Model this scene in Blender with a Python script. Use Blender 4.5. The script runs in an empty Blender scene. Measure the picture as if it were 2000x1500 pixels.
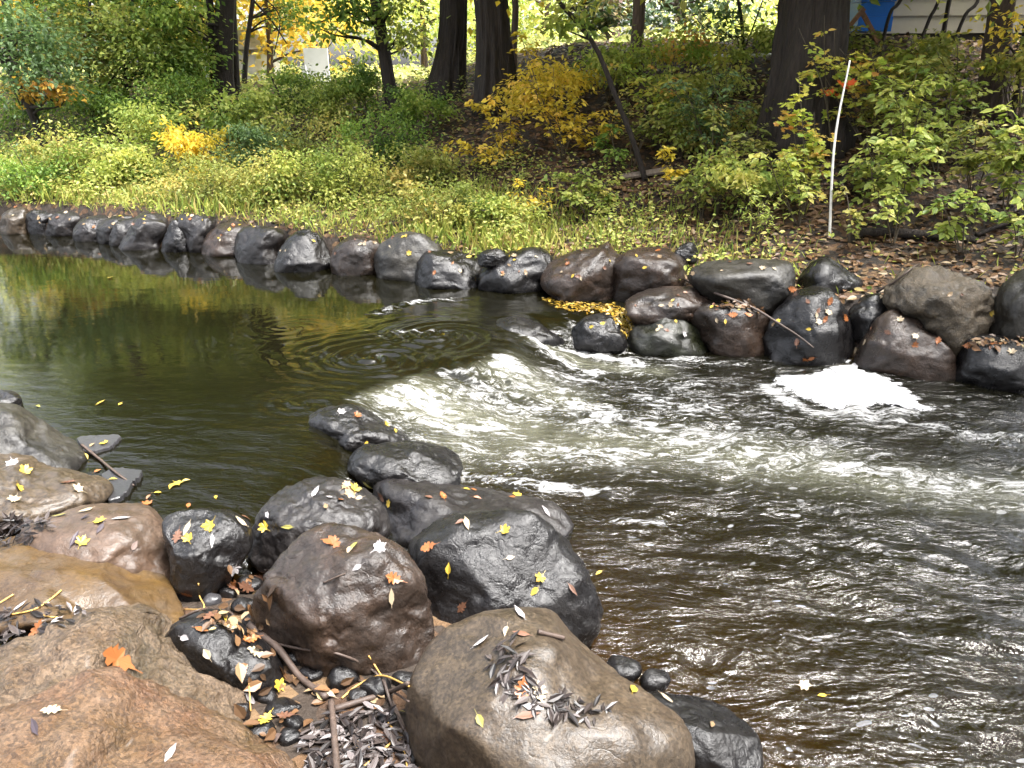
import bpy, math, random
import numpy as np
from mathutils import Vector, Matrix
R = math.radians
rng = np.random.default_rng(11)
random.seed(11)
scene = bpy.context.scene
COL = scene.collection

# ------------------------------------------------------------------ camera
CAM_H, FPX, V_HOR = 2.1, 1480.0, 130.0          # focal length in pixels of the 2000 px wide photo
PITCH = math.atan((750 - V_HOR) / FPX)
cam_d = bpy.data.cameras.new('camera')
cam_d.sensor_width = 36.0
cam_d.lens = 36.0 * FPX / 2000.0
cam_d.clip_start, cam_d.clip_end = 0.05, 2000
cam = bpy.data.objects.new('camera', cam_d)
cam.location = (0, 0, CAM_H)
cam.rotation_euler = (math.pi / 2 - PITCH, 0, 0)
COL.objects.link(cam)
scene.camera = cam

# ------------------------------------------------------------------ sky, sun, exposure
SUN_EL, SUN_AZ = 66, 108                        # azimuth from +Y (beyond the far bank), clockwise seen from above
w = bpy.data.worlds.new('World')
scene.world = w
w.use_nodes = True
nt = w.node_tree
bg = nt.nodes['Background']
sky = nt.nodes.new('ShaderNodeTexSky')
sky.sky_type = 'NISHITA'
sky.sun_disc = False
sky.sun_elevation = R(SUN_EL)
sky.sun_rotation = R(SUN_AZ)
sky.air_density, sky.dust_density, sky.ozone_density = 1.0, 5.0, 1.0
hs = nt.nodes.new('ShaderNodeHueSaturation')
hs.inputs['Saturation'].default_value = 0.36
nt.links.new(sky.outputs[0], hs.inputs['Color'])
nt.links.new(hs.outputs[0], bg.inputs['Color'])
bg.inputs['Strength'].default_value = 0.15
sl = bpy.data.lights.new('sun', 'SUN')
sl.energy = 2.2
sl.angle = R(20)
sl.color = (1.0, 0.98, 0.95)
so = bpy.data.objects.new('sun', sl)
d = Vector((math.sin(R(SUN_AZ)) * math.cos(R(SUN_EL)), math.cos(R(SUN_AZ)) * math.cos(R(SUN_EL)), math.sin(R(SUN_EL))))
so.rotation_euler = d.to_track_quat('Z', 'Y').to_euler()
so.location = (0, 0, 30)
COL.objects.link(so)
scene.view_settings.view_transform = 'Standard'
scene.view_settings.look = 'None'
scene.view_settings.exposure = 2.7
scene.view_settings.gamma = 1.0
scene.render.engine = 'CYCLES'
scene.cycles.use_denoising = True
scene.cycles.max_bounces = 8
scene.cycles.transparent_max_bounces = 16

# ------------------------------------------------------------------ small maths
FW = np.array([0, math.cos(PITCH), -math.sin(PITCH)])
RT = np.array([1.0, 0, 0])
UP = np.array([0, math.sin(PITCH), math.cos(PITCH)])
CP = np.array([0, 0, CAM_H])

def ray(u, v):
    return FW + (np.asarray(u)[..., None] - 1000) / FPX * RT + (750 - np.asarray(v)[..., None]) / FPX * UP

def on_z(u, v, z):                              # where the sight line through (u, v) meets height z
    r = ray(u, v)
    return CP + r * ((z - CAM_H) / r[..., 2])[..., None]

def on_y(u, v, y):
    r = ray(u, v)
    return CP + r * (y / r[..., 1])[..., None]

def at_depth(u, v, dep):
    return CP + ray(u, v) * np.asarray(dep)[..., None]

def project(P):
    q = P - CP
    dep = q @ FW
    return 1000 + FPX * (q @ RT) / dep, 750 - FPX * (q @ UP) / dep, dep

def sstep(a, b, x):
    t = np.clip((x - a) / (b - a), 0, 1)
    return t * t * (3 - 2 * t)

def _hash(ix, iy, iz):
    h = (ix.astype(np.uint32) * np.uint32(374761393) + iy.astype(np.uint32) * np.uint32(668265263) + iz.astype(np.uint32) * np.uint32(2147483647))
    h = (h ^ (h >> np.uint32(13))) * np.uint32(1274126177)
    h = (h ^ (h >> np.uint32(16))) * np.uint32(2246822519)
    h ^= h >> np.uint32(15)
    return h.astype(np.float64) / 2147483647.5 - 1

def noise(p):
    i = np.floor(p).astype(np.int64)
    f = p - i
    u = f * f * f * (f * (f * 6 - 15) + 10)
    out = 0
    for dx in (0, 1):
        for dy in (0, 1):
            for dz in (0, 1):
                wgt = (u[:, 0] if dx else 1 - u[:, 0]) * (u[:, 1] if dy else 1 - u[:, 1]) * (u[:, 2] if dz else 1 - u[:, 2])
                out = out + wgt * _hash(i[:, 0] + dx, i[:, 1] + dy, i[:, 2] + dz)
    return out

def fbm(p, o=4, gain=0.5):
    s, a, t = 0, 1.0, 0
    for k in range(o):
        s = s + a * noise(p * (2.03 ** k) + 17.3 * k)
        t += a
        a *= gain
    return s / t

def seg_dist(x, y, P):                          # signed distance to a polyline, positive on its left side
    best = np.full(x.shape, 1e9)
    sgn = np.ones(x.shape)
    for a, b in zip(P[:-1], P[1:]):
        ab = b - a
        L2 = ab @ ab
        t = np.clip(((x - a[0]) * ab[0] + (y - a[1]) * ab[1]) / L2, 0, 1)
        dx, dy = x - a[0] - t * ab[0], y - a[1] - t * ab[1]
        dd = dx * dx + dy * dy
        s = np.sign(ab[0] * (y - a[1]) - ab[1] * (x - a[0]))
        m = dd < best
        best = np.where(m, dd, best)
        sgn = np.where(m, s, sgn)
    return np.sqrt(best) * np.where(sgn == 0, 1, sgn)

# ------------------------------------------------------------------ mesh and object helpers
def mesh(name, V, faces, mat=None, smooth=True, attrs=None):
    """faces: list of integer arrays (M, k)"""
    me = bpy.data.meshes.new(name)
    V = np.asarray(V, dtype=np.float32)
    me.vertices.add(len(V))
    me.vertices.foreach_set('co', V.ravel())
    faces = [np.asarray(f, dtype=np.int32) for f in faces if len(f)]
    idx = np.concatenate([f.ravel() for f in faces])
    tot = np.concatenate([np.full(len(f), f.shape[1], dtype=np.int32) for f in faces])
    st = np.concatenate([[0], np.cumsum(tot)[:-1]]).astype(np.int32)
    me.loops.add(len(idx))
    me.loops.foreach_set('vertex_index', idx)
    me.polygons.add(len(tot))
    me.polygons.foreach_set('loop_start', st)
    me.update(calc_edges=True)
    me.polygons.foreach_set('use_smooth', np.full(len(tot), smooth))
    for k, a in (attrs or {}).items():
        at = me.attributes.new(k, 'FLOAT', 'POINT')
        at.data.foreach_set('value', np.asarray(a, dtype=np.float32))
    if mat:
        me.materials.append(mat)
    return me

def link(name, me, parent=None, loc=(0, 0, 0), label=None, cat=None, group=None, kind=None):
    o = bpy.data.objects.new(name, me)
    COL.objects.link(o)
    o.location = loc
    if parent:
        o.parent = parent
    if label: o['label'] = label
    if cat: o['category'] = cat
    if group: o['group'] = group
    if kind: o['kind'] = kind
    return o

class MB:
    def __init__(s):
        s.V, s.Q, s.T, s.n = [], [], [], 0
    def add(s, V, Q=None, T=None):
        if Q is not None and len(Q): s.Q.append(np.asarray(Q) + s.n)
        if T is not None and len(T): s.T.append(np.asarray(T) + s.n)
        s.V.append(np.asarray(V, float))
        s.n += len(V)
    def tube(s, pts, rad, seg=8, bump=0.0):
        pts = np.asarray(pts, float)
        rad = np.broadcast_to(np.asarray(rad, float), (len(pts),))
        tg = np.gradient(pts, axis=0)
        tg /= np.linalg.norm(tg, axis=1)[:, None] + 1e-9
        ref = np.array([0.31, 0.95, 0.05]) if abs(tg[0] @ np.array([0.31, 0.95, 0.05])) < 0.9 else np.array([1.0, 0, 0])
        A = np.cross(tg, ref)
        A /= np.linalg.norm(A, axis=1)[:, None]
        B = np.cross(tg, A)
        th = np.linspace(0, 2 * np.pi, seg, endpoint=False)
        rr = rad[:, None] * np.ones(seg)
        if bump:
            fq = 2.5 if seg < 30 else 7.0
            q = np.stack([np.cos(th)[None, :] * fq + 0 * rr, np.sin(th)[None, :] * fq + 0 * rr, np.arange(len(pts))[:, None] * (0.16 if seg < 30 else .33) + 0 * rr], -1).reshape(-1, 3)
            rr = rr * (1 + bump * fbm(q + pts[0, 0] * 3, 4).reshape(rr.shape) * 1.6)
        V = pts[:, None] + rr[..., None] * (np.cos(th)[None, :, None] * A[:, None] + np.sin(th)[None, :, None] * B[:, None])
        n, k = len(pts), seg
        i, j = np.meshgrid(np.arange(n - 1), np.arange(k), indexing='ij')
        Q = np.stack([i * k + j, i * k + (j + 1) % k, (i + 1) * k + (j + 1) % k, (i + 1) * k + j], -1).reshape(-1, 4)
        V = np.concatenate([V.reshape(-1, 3), pts[[0, -1]]])
        a = np.arange(k)
        T = np.concatenate([np.stack([(a + 1) % k, a, np.full(k, n * k)], 1), np.stack([(n - 1) * k + a, (n - 1) * k + (a + 1) % k, np.full(k, n * k + 1)], 1)])
        s.add(V, Q, T)
    def box(s, lo, hi):
        x0, y0, z0 = lo
        x1, y1, z1 = hi
        V = [(x0, y0, z0), (x1, y0, z0), (x1, y1, z0), (x0, y1, z0), (x0, y0, z1), (x1, y0, z1), (x1, y1, z1), (x0, y1, z1)]
        s.add(V, [(0, 3, 2, 1), (4, 5, 6, 7), (0, 1, 5, 4), (1, 2, 6, 5), (2, 3, 7, 6), (3, 0, 4, 7)])
    def build(s, name, mat, smooth=True, origin=(0, 0, 0)):
        V = np.concatenate(s.V) - np.asarray(origin)
        f = []
        if s.Q: f.append(np.concatenate(s.Q))
        if s.T: f.append(np.concatenate(s.T))
        return mesh(name, V, f, mat, smooth)

# ------------------------------------------------------------------ materials
class N:
    """thin wrapper to build node trees"""
    def __init__(s, name):
        s.m = bpy.data.materials.new(name)
        s.m.use_nodes = True
        s.t = s.m.node_tree
        s.t.nodes.clear()
        s.out = s.t.nodes.new('ShaderNodeOutputMaterial')
    def n(s, typ, ins=None, **kw):
        nd = s.t.nodes.new(typ)
        for k, v in kw.items():
            setattr(nd, k, v)
        for k, v in (ins or {}).items():
            if isinstance(v, bpy.types.NodeSocket):
                s.t.links.new(v, nd.inputs[k])
            else:
                nd.inputs[k].default_value = v
        return nd
    def math(s, op, a, b=0.0, clamp=False):
        nd = s.n('ShaderNodeMath', {0: a, 1: b}, operation=op, use_clamp=clamp)
        return nd.outputs[0]
    def mix(s, f, a, b, blend='MIX'):
        nd = s.n('ShaderNodeMix', None, data_type='RGBA', blend_type=blend)
        for i, v in ((0, f), (6, a), (7, b)):
            if isinstance(v, bpy.types.NodeSocket):
                s.t.links.new(v, nd.inputs[i])
            else:
                nd.inputs[i].default_value = v if i == 0 else (*v, 1.0) if len(v) == 3 else v
        return nd.outputs[2]
    def ramp(s, f, stops, interp='LINEAR'):
        nd = s.n('ShaderNodeValToRGB', {0: f})
        cr = nd.color_ramp
        cr.interpolation = interp
        while len(cr.elements) < len(stops):
            cr.elements.new(0.5)
        for e, (p, c) in zip(cr.elements, stops):
            e.position = p
            e.color = (*c, 1) if len(c) == 3 else c
        return nd.outputs[0]
    def noise(s, vec, scale, detail=4, rough=0.55, dist=0.0):
        return s.n('ShaderNodeTexNoise', {'Vector': vec, 'Scale': scale, 'Detail': detail, 'Roughness': rough, 'Distortion': dist}).outputs[0]
    def attr(s, name):
        return s.n('ShaderNodeAttribute', attribute_name=name).outputs['Fac']
    def done(s, shader):
        s.t.links.new(shader, s.out.inputs[0])
        return s.m

def rock_mat(name, c1, c2, c3, rough=(0.25, 0.55), bump=0.42, speck=0.35, scale=1.0, cavity=0.5):
    k = N(name)
    tc = k.n('ShaderNodeTexCoord').outputs['Object']
    rnd = k.n('ShaderNodeObjectInfo').outputs['Random']
    off = k.n('ShaderNodeVectorMath', {0: tc, 1: k.n('ShaderNodeCombineXYZ', {0: k.math('MULTIPLY', rnd, 37.0), 1: k.math('MULTIPLY', rnd, 91.0), 2: rnd}).outputs[0]}, operation='ADD').outputs[0]
    big = k.noise(off, 2.2 * scale, 6, 0.6, 0.6)
    med = k.noise(off, 9 * scale, 8, 0.65)
    fine = k.noise(off, 60 * scale, 6, 0.7)
    grit = k.n('ShaderNodeTexVoronoi', {'Vector': off, 'Scale': 110 * scale}).outputs['Color']
    col = k.mix(k.ramp(big, [(0.38, (0, 0, 0)), (0.62, (1, 1, 1))]), c1, c2)
    col = k.mix(k.ramp(med, [(0.45, (0, 0, 0)), (0.72, (1, 1, 1))]), col, c3)
    g = k.n('ShaderNodeSeparateColor', {0: grit}).outputs[0]
    col = k.mix(speck, col, k.mix(k.ramp(g, [(0.1, (0, 0, 0)), (0.9, (1, 1, 1))]), (0.25, 0.22, 0.2), (1.6, 1.55, 1.5)), 'MULTIPLY')
    crack = k.n('ShaderNodeTexVoronoi', {'Vector': k.n('ShaderNodeVectorMath', {0: off, 1: k.n('ShaderNodeTexNoise', {'Vector': off, 'Scale': 3.0, 'Detail': 4}).outputs['Color']}, operation='ADD').outputs[0], 'Scale': 2.4 * scale}, feature='DISTANCE_TO_EDGE').outputs[0]
    ck = k.ramp(crack, [(0.0, (1, 1, 1)), (0.02, (0, 0, 0))])
    val = k.math('ADD', k.math('MULTIPLY', rnd, 0.35), 0.82)
    col = k.n('ShaderNodeHueSaturation', {'Value': val, 'Color': col}).outputs[0]
    r = k.n('ShaderNodeMapRange', {0: med, 1: 0.3, 2: 0.7, 3: rough[0] * .8, 4: rough[1] * .85}).outputs[0]
    h = k.math('ADD', k.math('MULTIPLY', fine, 0.45), k.math('ADD', med, k.math('MULTIPLY', k.noise(off, 24 * scale, 5, 0.65), 0.6)))
    h = k.math('SUBTRACT', h, k.math('MULTIPLY', ck, 0.10))
    b = k.n('ShaderNodeBump', {'Strength': bump, 'Distance': 0.03, 'Height': h})
    p = k.n('ShaderNodeBsdfPrincipled', {'Base Color': col, 'Roughness': r, 'Normal': b.outputs[0], 'Specular IOR Level': 0.36, 'Coat Weight': 0.05, 'Coat Roughness': 0.2})
    return k.done(p.outputs[0])

RM = {
    'dark': rock_mat('rock dark wet', (0.0040, 0.0037, 0.0040), (0.0060, 0.0054, 0.0056), (0.0086, 0.0076, 0.0072), (0.22, 0.5)),
    'purple': rock_mat('rock purple grey', (0.0067, 0.0057, 0.0059), (0.0100, 0.0086, 0.0085), (0.0145, 0.0123, 0.0112), (0.3, 0.6)),
    'brown': rock_mat('rock red brown', (0.0097, 0.0075, 0.0064), (0.0300, 0.0188, 0.0128), (0.0210, 0.0158, 0.0128), (0.25, 0.5)),
    'pale': rock_mat('rock pale cap', (0.0098, 0.0090, 0.0082), (0.0213, 0.0188, 0.0147), (0.0278, 0.0254, 0.0196), (0.4, 0.65)),
    'tan': rock_mat('rock tan', (0.0342, 0.0243, 0.0153), (0.0235, 0.0180, 0.0123), (0.0468, 0.0342, 0.0216), (0.35, 0.6), 0.3, 0.5),
    'ochre': rock_mat('rock wet ochre', (0.078, 0.045, 0.014), (0.042, 0.025, 0.013), (0.064, 0.043, 0.024), (0.3, 0.55), 0.3, 0.25, 0.8),
    'pink': rock_mat('rock wet pinkish', (0.072, 0.044, 0.029), (0.046, 0.031, 0.021), (0.084, 0.055, 0.038), (0.4, 0.65), 0.3, 0.25, 0.8),
    'granite': rock_mat('rock granite', (0.0820, 0.0512, 0.0289), (0.0459, 0.0341, 0.0184), (0.1246, 0.0886, 0.0590), (0.35, 0.65), 0.9, 0.55, 1.0),
    'salmon': rock_mat('rock salmon granite', (0.0853, 0.0433, 0.0223), (0.0689, 0.0433, 0.0184), (0.1181, 0.0754, 0.0459), (0.35, 0.65), 0.9, 0.55, 1.0),
    'rugged': rock_mat('rock rugged layered', (0.026, 0.022, 0.016), (0.055, 0.042, 0.026), (0.085, 0.066, 0.042), (0.4, 0.7), 0.9, 0.4, 1.3),
    'moss': rock_mat('rock mossy', (0.0065, 0.0065, 0.0056), (0.0090, 0.0101, 0.0036), (0.0098, 0.0098, 0.0082), (0.25, 0.55)),
    'slate': rock_mat('rock slate', (0.0271, 0.0260, 0.0281), (0.0208, 0.0204, 0.0219), (0.0312, 0.0302, 0.0312), (0.3, 0.5), 0.15, 0.1),
}

def plain(name, col, rough=0.6, var=0.25, scale=8.0, bump=0.0, stretch=None, spec=0.4):
    k = N(name)
    tc = k.n('ShaderNodeTexCoord').outputs['Object']
    if stretch:
        tc = k.n('ShaderNodeMapping', {'Vector': tc, 'Scale': stretch}).outputs[0]
    f = k.noise(tc, scale, 8, 0.65)
    c = k.mix(k.ramp(f, [(0.3, (0, 0, 0)), (0.7, (1, 1, 1))]), tuple(x * (1 - var) for x in col), tuple(min(1, x * (1 + var)) for x in col))
    ins = {'Base Color': c, 'Roughness': rough, 'Specular IOR Level': spec}
    if bump:
        ins['Normal'] = k.n('ShaderNodeBump', {'Strength': bump, 'Distance': 0.04 if stretch else 0.02, 'Height': f}).outputs[0]
    return k.done(k.n('ShaderNodeBsdfPrincipled', ins).outputs[0])

def foliage_mat(name, stops, trans=0.5, gloss=0.45):
    k = N(name)
    t = k.attr('tint')
    c = k.ramp(t, [(i / (len(stops) - 1), s) for i, s in enumerate(stops)])
    p = k.n('ShaderNodeBsdfPrincipled', {'Base Color': c, 'Roughness': gloss, 'Specular IOR Level': 0.35})
    tr = k.n('ShaderNodeBsdfTranslucent', {'Color': k.mix(0.35, c, (1.3, 1.25, 0.6), 'MULTIPLY')})
    m = k.n('ShaderNodeMixShader', {0: trans, 1: p.outputs[0], 2: tr.outputs[0]})
    return k.done(m.outputs[0])

FM = {
    'green': foliage_mat('foliage green', [(0.05, 0.095, 0.018), (0.12, 0.21, 0.035), (0.23, 0.33, 0.06), (0.40, 0.45, 0.10)]),
    'bluegreen': foliage_mat('foliage blue green', [(0.05, 0.09, 0.03), (0.10, 0.17, 0.06), (0.20, 0.28, 0.11)]),
    'lime': foliage_mat('foliage lime', [(0.13, 0.20, 0.04), (0.27, 0.34, 0.07), (0.45, 0.48, 0.12), (0.56, 0.50, 0.14)]),
    'olive': foliage_mat('foliage olive', [(0.0945, 0.1350, 0.0270), (0.2160, 0.2565, 0.0540), (0.3645, 0.3510, 0.0945), (0.4860, 0.3780, 0.1080)]),
    'yellow': foliage_mat('foliage yellow', [(0.3510, 0.2970, 0.0338), (0.6210, 0.4860, 0.0540), (0.7830, 0.5940, 0.0810), (0.8370, 0.5670, 0.1350)]),
    'gold': foliage_mat('foliage gold', [(0.30, 0.20, 0.03), (0.45, 0.28, 0.04), (0.40, 0.20, 0.05)]),
    'maple': foliage_mat('foliage maple turning', [(0.2295, 0.3375, 0.0540), (0.4320, 0.4995, 0.0810), (0.5670, 0.4860, 0.0945), (0.6750, 0.3240, 0.0945)]),
    'red': foliage_mat('foliage red', [(0.5, 0.06, 0.02), (0.6, 0.13, 0.03)]),
    'far': foliage_mat('foliage far yellow green', [(0.30, 0.40, 0.11), (0.52, 0.60, 0.20), (0.72, 0.72, 0.26), (0.76, 0.70, 0.3)], 0.6),  # this and far gold: leaf colour brightened to stand for hazy overexposure
    'fargold': foliage_mat('foliage far gold', [(0.70, 0.48, 0.06), (0.78, 0.60, 0.12), (0.8, 0.7, 0.22)], 0.6),
    'pine': foliage_mat('foliage pine', [(0.04, 0.075, 0.035), (0.10, 0.15, 0.07), (0.22, 0.16, 0.07)], 0.2),
    'grass': foliage_mat('foliage grass', [(0.1265, 0.1955, 0.0345), (0.2760, 0.3335, 0.0633), (0.4140, 0.3910, 0.1035), (0.3910, 0.2760, 0.1150)], 0.4),
    'woods': foliage_mat('foliage deep shade wood', [(0.012, 0.022, 0.006), (0.02, 0.035, 0.009)], 0.1),  # leaf colour darkened to cut fill light from the unseen wood
    'litter': foliage_mat('fallen leaf litter', [(0.0300, 0.0175, 0.0100), (0.0700, 0.0375, 0.0175), (0.1300, 0.0650, 0.0275), (0.1650, 0.1000, 0.0500), (0.2100, 0.1600, 0.0900), (0.2500, 0.2000, 0.0400)], 0.1),
    'willow': foliage_mat('fallen willow leaves', [(0.006, 0.005, 0.005), (0.014, 0.010, 0.009), (0.030, 0.022, 0.019), (0.075, 0.062, 0.058), (0.17, 0.15, 0.148)], 0.05, 0.4),
    'wetgold': foliage_mat('drowned yellow leaves', [(0.0500, 0.0300, 0.0050), (0.1500, 0.0850, 0.0100), (0.2400, 0.1550, 0.0200), (0.2500, 0.1900, 0.0500)], 0.1, 0.2),
}
def leaf_mat(name, c, rough=0.45):
    k = N(name)
    tc = k.n('ShaderNodeTexCoord').outputs['Object']
    rnd = k.n('ShaderNodeObjectInfo').outputs['Random']
    f = k.noise(tc, 60, 4)
    col = k.mix(k.ramp(f, [(0.35, (0, 0, 0)), (0.7, (1, 1, 1))]), tuple(x * 0.75 for x in c), c)
    col = k.n('ShaderNodeHueSaturation', {'Value': k.math('ADD', k.math('MULTIPLY', rnd, 0.4), 0.8), 'Color': col}).outputs[0]
    p = k.n('ShaderNodeBsdfPrincipled', {'Base Color': col, 'Roughness': rough, 'Specular IOR Level': 0.4})
    return k.done(p.outputs[0])
LM = {c: leaf_mat('leaf ' + c, v) for c, v in {
    'yellow': (0.36, 0.25, 0.03), 'orange': (0.22, 0.075, 0.02), 'brown': (0.11, 0.05, 0.028), 'cream': (0.30, 0.24, 0.16),
    'white': (0.27, 0.25, 0.25), 'olive': (0.20, 0.18, 0.04), 'dark': (0.035, 0.025, 0.03), 'tan': (0.19, 0.13, 0.07), 'pink': (0.22, 0.165, 0.145)}.items()}
BARK = plain('bark dark', (0.024, 0.017, 0.013), 0.8, 0.7, 12, 1.0, (3.5, 3.5, 0.4))
BARK_FAR = plain('bark far', (0.085, 0.060, 0.050), 0.85, 0.4, 10, 0.7, (3, 3, 0.4))
BARK_PINE = plain('bark pine', (0.30, 0.20, 0.18), 0.85, 0.4, 10, 0.7, (3, 3, 0.6))
TWIG = plain('twig dark', (0.050, 0.034, 0.026), 0.6, 0.4, 30, 0.3)
TWIG_Y = plain('twig yellow', (0.42, 0.25, 0.07), 0.5, 0.25, 30)
STEM = plain('stem brown', (0.07, 0.055, 0.035), 0.7, 0.3, 30)

# ------------------------------------------------------------------ terrain
LV_DN = -0.25
def wpl(px, z):
    a = np.array(px, float)
    return on_z(a[:, 0], a[:, 1], z)[:, :2]
FARB = np.concatenate([wpl([(-2600, 470), (-900, 448), (-300, 450), (0, 458), (150, 466), (300, 489), (470, 503), (640, 530), (800, 552), (940, 566), (1070, 575), (1200, 588)], 0.0),
                       wpl([(1300, 668), (1380, 682), (1500, 700), (1610, 706), (1760, 728), (1900, 740), (2000, 752), (2400, 790), (3400, 860)], LV_DN)])
NEAR = np.concatenate([wpl([(-1500, 800), (-300, 840), (60, 895), (175, 935), (260, 1000), (400, 1010), (500, 1030), (640, 1000), (760, 1040)], 0.0),
                       wpl([(900, 1060), (1060, 1120), (1150, 1240), (1240, 1390), (1400, 1480), (1480, 1600), (1500, 2000), (1500, 6000)], LV_DN)])[::-1]

def terrain(x, y):
    x, y = np.asarray(x, float), np.asarray(y, float)
    sf = seg_dist(x, y, FARB)
    sn = seg_dist(x, y, NEAR)
    sn = np.where(y < 0.9, np.where(x < 1.0, np.maximum(sn, 0.6), sn), sn)
    t = sstep(-3.6, 1.6, x)
    zl = np.interp(sf, [-3, -.6, 0, .35, 1.5, 3, 7, 12, 60], [-.65, -.5, -.35, .36, .48, .7, 1.5, 1.7, 2.1])
    zr = np.interp(sf, [-3, -.6, 0, .45, 1.9, 2.3, 4.8, 6.3, 9, 60], [-.75, -.7, -.6, .20, .40, .5, 1.75, 2.4, 2.5, 2.9])
    z = zl * (1 - t) + zr * t
    zn = np.interp(sn, [-3, -1.6, -.4, 0, .5, 1.5, 4], [-.75, -.52, -.40, -.30, -.06, .06, .2])
    z = np.maximum(z, zn)
    p = np.stack([x * 1.1, y * 1.1, 0 * x], -1).reshape(-1, 3)
    amp = np.interp(np.maximum(sf, sn), [-1, 0.5, 2.5, 4, 30], [.04, .04, .10, .14, .2])
    return z + amp * fbm(p, 4).reshape(x.shape)

def ground_hit(u, v, far=70):
    r = ray(float(u), float(v))
    t = np.concatenate([np.arange(1.0, 16, 0.02), np.arange(16, far, 0.1)])
    P = CP + r * t[:, None]
    z = terrain(P[:, 0], P[:, 1])
    k = np.nonzero(P[:, 2] < z)[0]
    i = k[0] if len(k) else len(t) - 1
    q = P[i].copy()
    q[2] = z[i]
    return q

def axis(*parts):
    return np.unique(np.concatenate([np.arange(a, b, s) for a, b, s in parts]).round(4))
def grid(ax, ay):
    X, Y = np.meshgrid(ax, ay, indexing='ij')
    n, m = X.shape
    i, j = np.meshgrid(np.arange(n - 1), np.arange(m - 1), indexing='ij')
    Q = np.stack([i * m + j, (i + 1) * m + j, (i + 1) * m + j + 1, i * m + j + 1], -1).reshape(-1, 4)
    return X, Y, Q

k = N('soil and leaf litter')
tc = k.n('ShaderNodeNewGeometry').outputs['Position']
f1 = k.noise(tc, 1.6, 6)
vor = k.n('ShaderNodeTexVoronoi', {'Vector': tc, 'Scale': 16.0, 'Randomness': 1.0}).outputs['Color']
vs = k.n('ShaderNodeSeparateColor', {0: vor})
c = k.mix(k.ramp(f1, [(0.35, (0, 0, 0)), (0.65, (1, 1, 1))]), (0.014, 0.010, 0.007), (0.030, 0.020, 0.013))
c = k.mix(k.ramp(vs.outputs[0], [(0.62, (0, 0, 0)), (0.66, (1, 1, 1))]), c, k.ramp(vs.outputs[1], [(0, (0.035, 0.018, 0.009)), (0.5, (0.07, 0.036, 0.016)), (1, (0.11, 0.07, 0.035))]))
zz = k.n('ShaderNodeSeparateXYZ', {0: tc}).outputs[2]
silt = k.mix(k.noise(tc, 7.0, 5), (0.035, 0.022, 0.009), (0.105, 0.068, 0.028))
c = k.mix(k.n('ShaderNodeMapRange', {0: zz, 1: -0.18, 2: -0.30, 3: 0.0, 4: 1.0}).outputs[0], c, silt)
b = k.n('ShaderNodeBump', {'Strength': 0.7, 'Distance': 0.03, 'Height': k.math('ADD', vs.outputs[2], k.noise(tc, 30, 6))})
SOIL = k.done(k.n('ShaderNodeBsdfPrincipled', {'Base Color': c, 'Roughness': 0.75, 'Normal': b.outputs[0], 'Specular IOR Level': 0.3}).outputs[0])

X, Y, Q = grid(axis((-90, -16, 2.5), (-16, -8, .25), (-8, 7, .07), (7, 16, .4), (16, 91, 3)), axis((-6, 0, .5), (0, 14, .07), (14, 22, .25), (22, 150, 3)))
Z = terrain(X, Y)
link('ground', mesh('ground', np.stack([X, Y, Z], -1).reshape(-1, 3), [Q], SOIL), kind='structure')

# ------------------------------------------------------------------ water
CREST = wpl([(380, 1060), (520, 960), (600, 880), (640, 800), (690, 765), (770, 738), (850, 716), (925, 702), (990, 672), (1000, 640), (1030, 612), (1110, 606), (1225, 598), (1330, 575), (1500, 545)], 0.0)[::-1]
def level(x, y):
    s = seg_dist(x, y, CREST)                  # positive downstream
    return LV_DN * sstep(-0.08, 0.7, s), s

FOAM = [  # pixel polyline, half width (m), strength
    ([(640, 784), (700, 780), (780, 800), (860, 810)], .10, 1.3), ([(720, 800), (800, 830), (900, 830), (1000, 820)], .17, .85),
    ([(715, 748), (780, 728), (850, 714), (930, 722), (1010, 745)], .12, 1.15), ([(820, 760), (950, 770), (1100, 790), (1250, 810)], .20, .70),
    ([(975, 668), (1040, 690), (1100, 706), (1160, 720)], .10, 1.35), ([(1040, 682), (1120, 684), (1200, 690), (1250, 700)], .08, 1.15),
    ([(1230, 686), (1300, 690), (1375, 688)], .05, .8), ([(1000, 745), (1150, 735), (1300, 750), (1450, 790)], .18, .52),
    ([(1100, 800), (1250, 835), (1400, 860), (1550, 895)], .13, .8), ([(1450, 860), (1600, 890), (1750, 925), (2000, 940), (2300, 960)], .13, .85),
    ([(900, 915), (980, 925), (1080, 938), (1180, 945)], .05, .95), ([(1090, 860), (1200, 870), (1330, 880), (1500, 900)], .04, .9),
    ([(1160, 1000), (1230, 1004), (1290, 1010)], .04, .6), ([(820, 850), (900, 880), (1000, 880), (1150, 850)], .14, .5),
    ([(1500, 780), (1560, 830), (1700, 870)], .2, .38), ([(1300, 720), (1420, 760), (1500, 800)], .15, .42), ([(1780, 955), (1900, 960), (2050, 965)], .12, .5),
    ([(1380, 695), (1500, 705), (1540, 715)], .05, .6), ([(1250, 700), (1400, 720), (1530, 770)], .25, .33),
    ([(1640, 780), (1720, 800), (1800, 815), (1900, 838), (2000, 842)], .07, .95), ([(1880, 800), (1960, 812), (2060, 810)], .05, .6),
    ([(690, 790), (900, 775), (1150, 790), (1450, 860)], .46, .72), ([(760, 850), (950, 870), (1200, 880)], .25, .66), ([(1250, 760), (1450, 820), (1700, 880)], .26, .55), ([(1050, 700), (1250, 720), (1450, 760)], .22, .5), ([(880, 890), (1050, 900), (1250, 890)], .16, .5), ([(1500, 745), (1590, 795), (1700, 800), (1780, 790)], .10, 1.1),
    ([(870, 935), (890, 942)], .04, .9), ([(1020, 640), (1100, 645), (1118, 660)], .03, .5),
]
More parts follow.
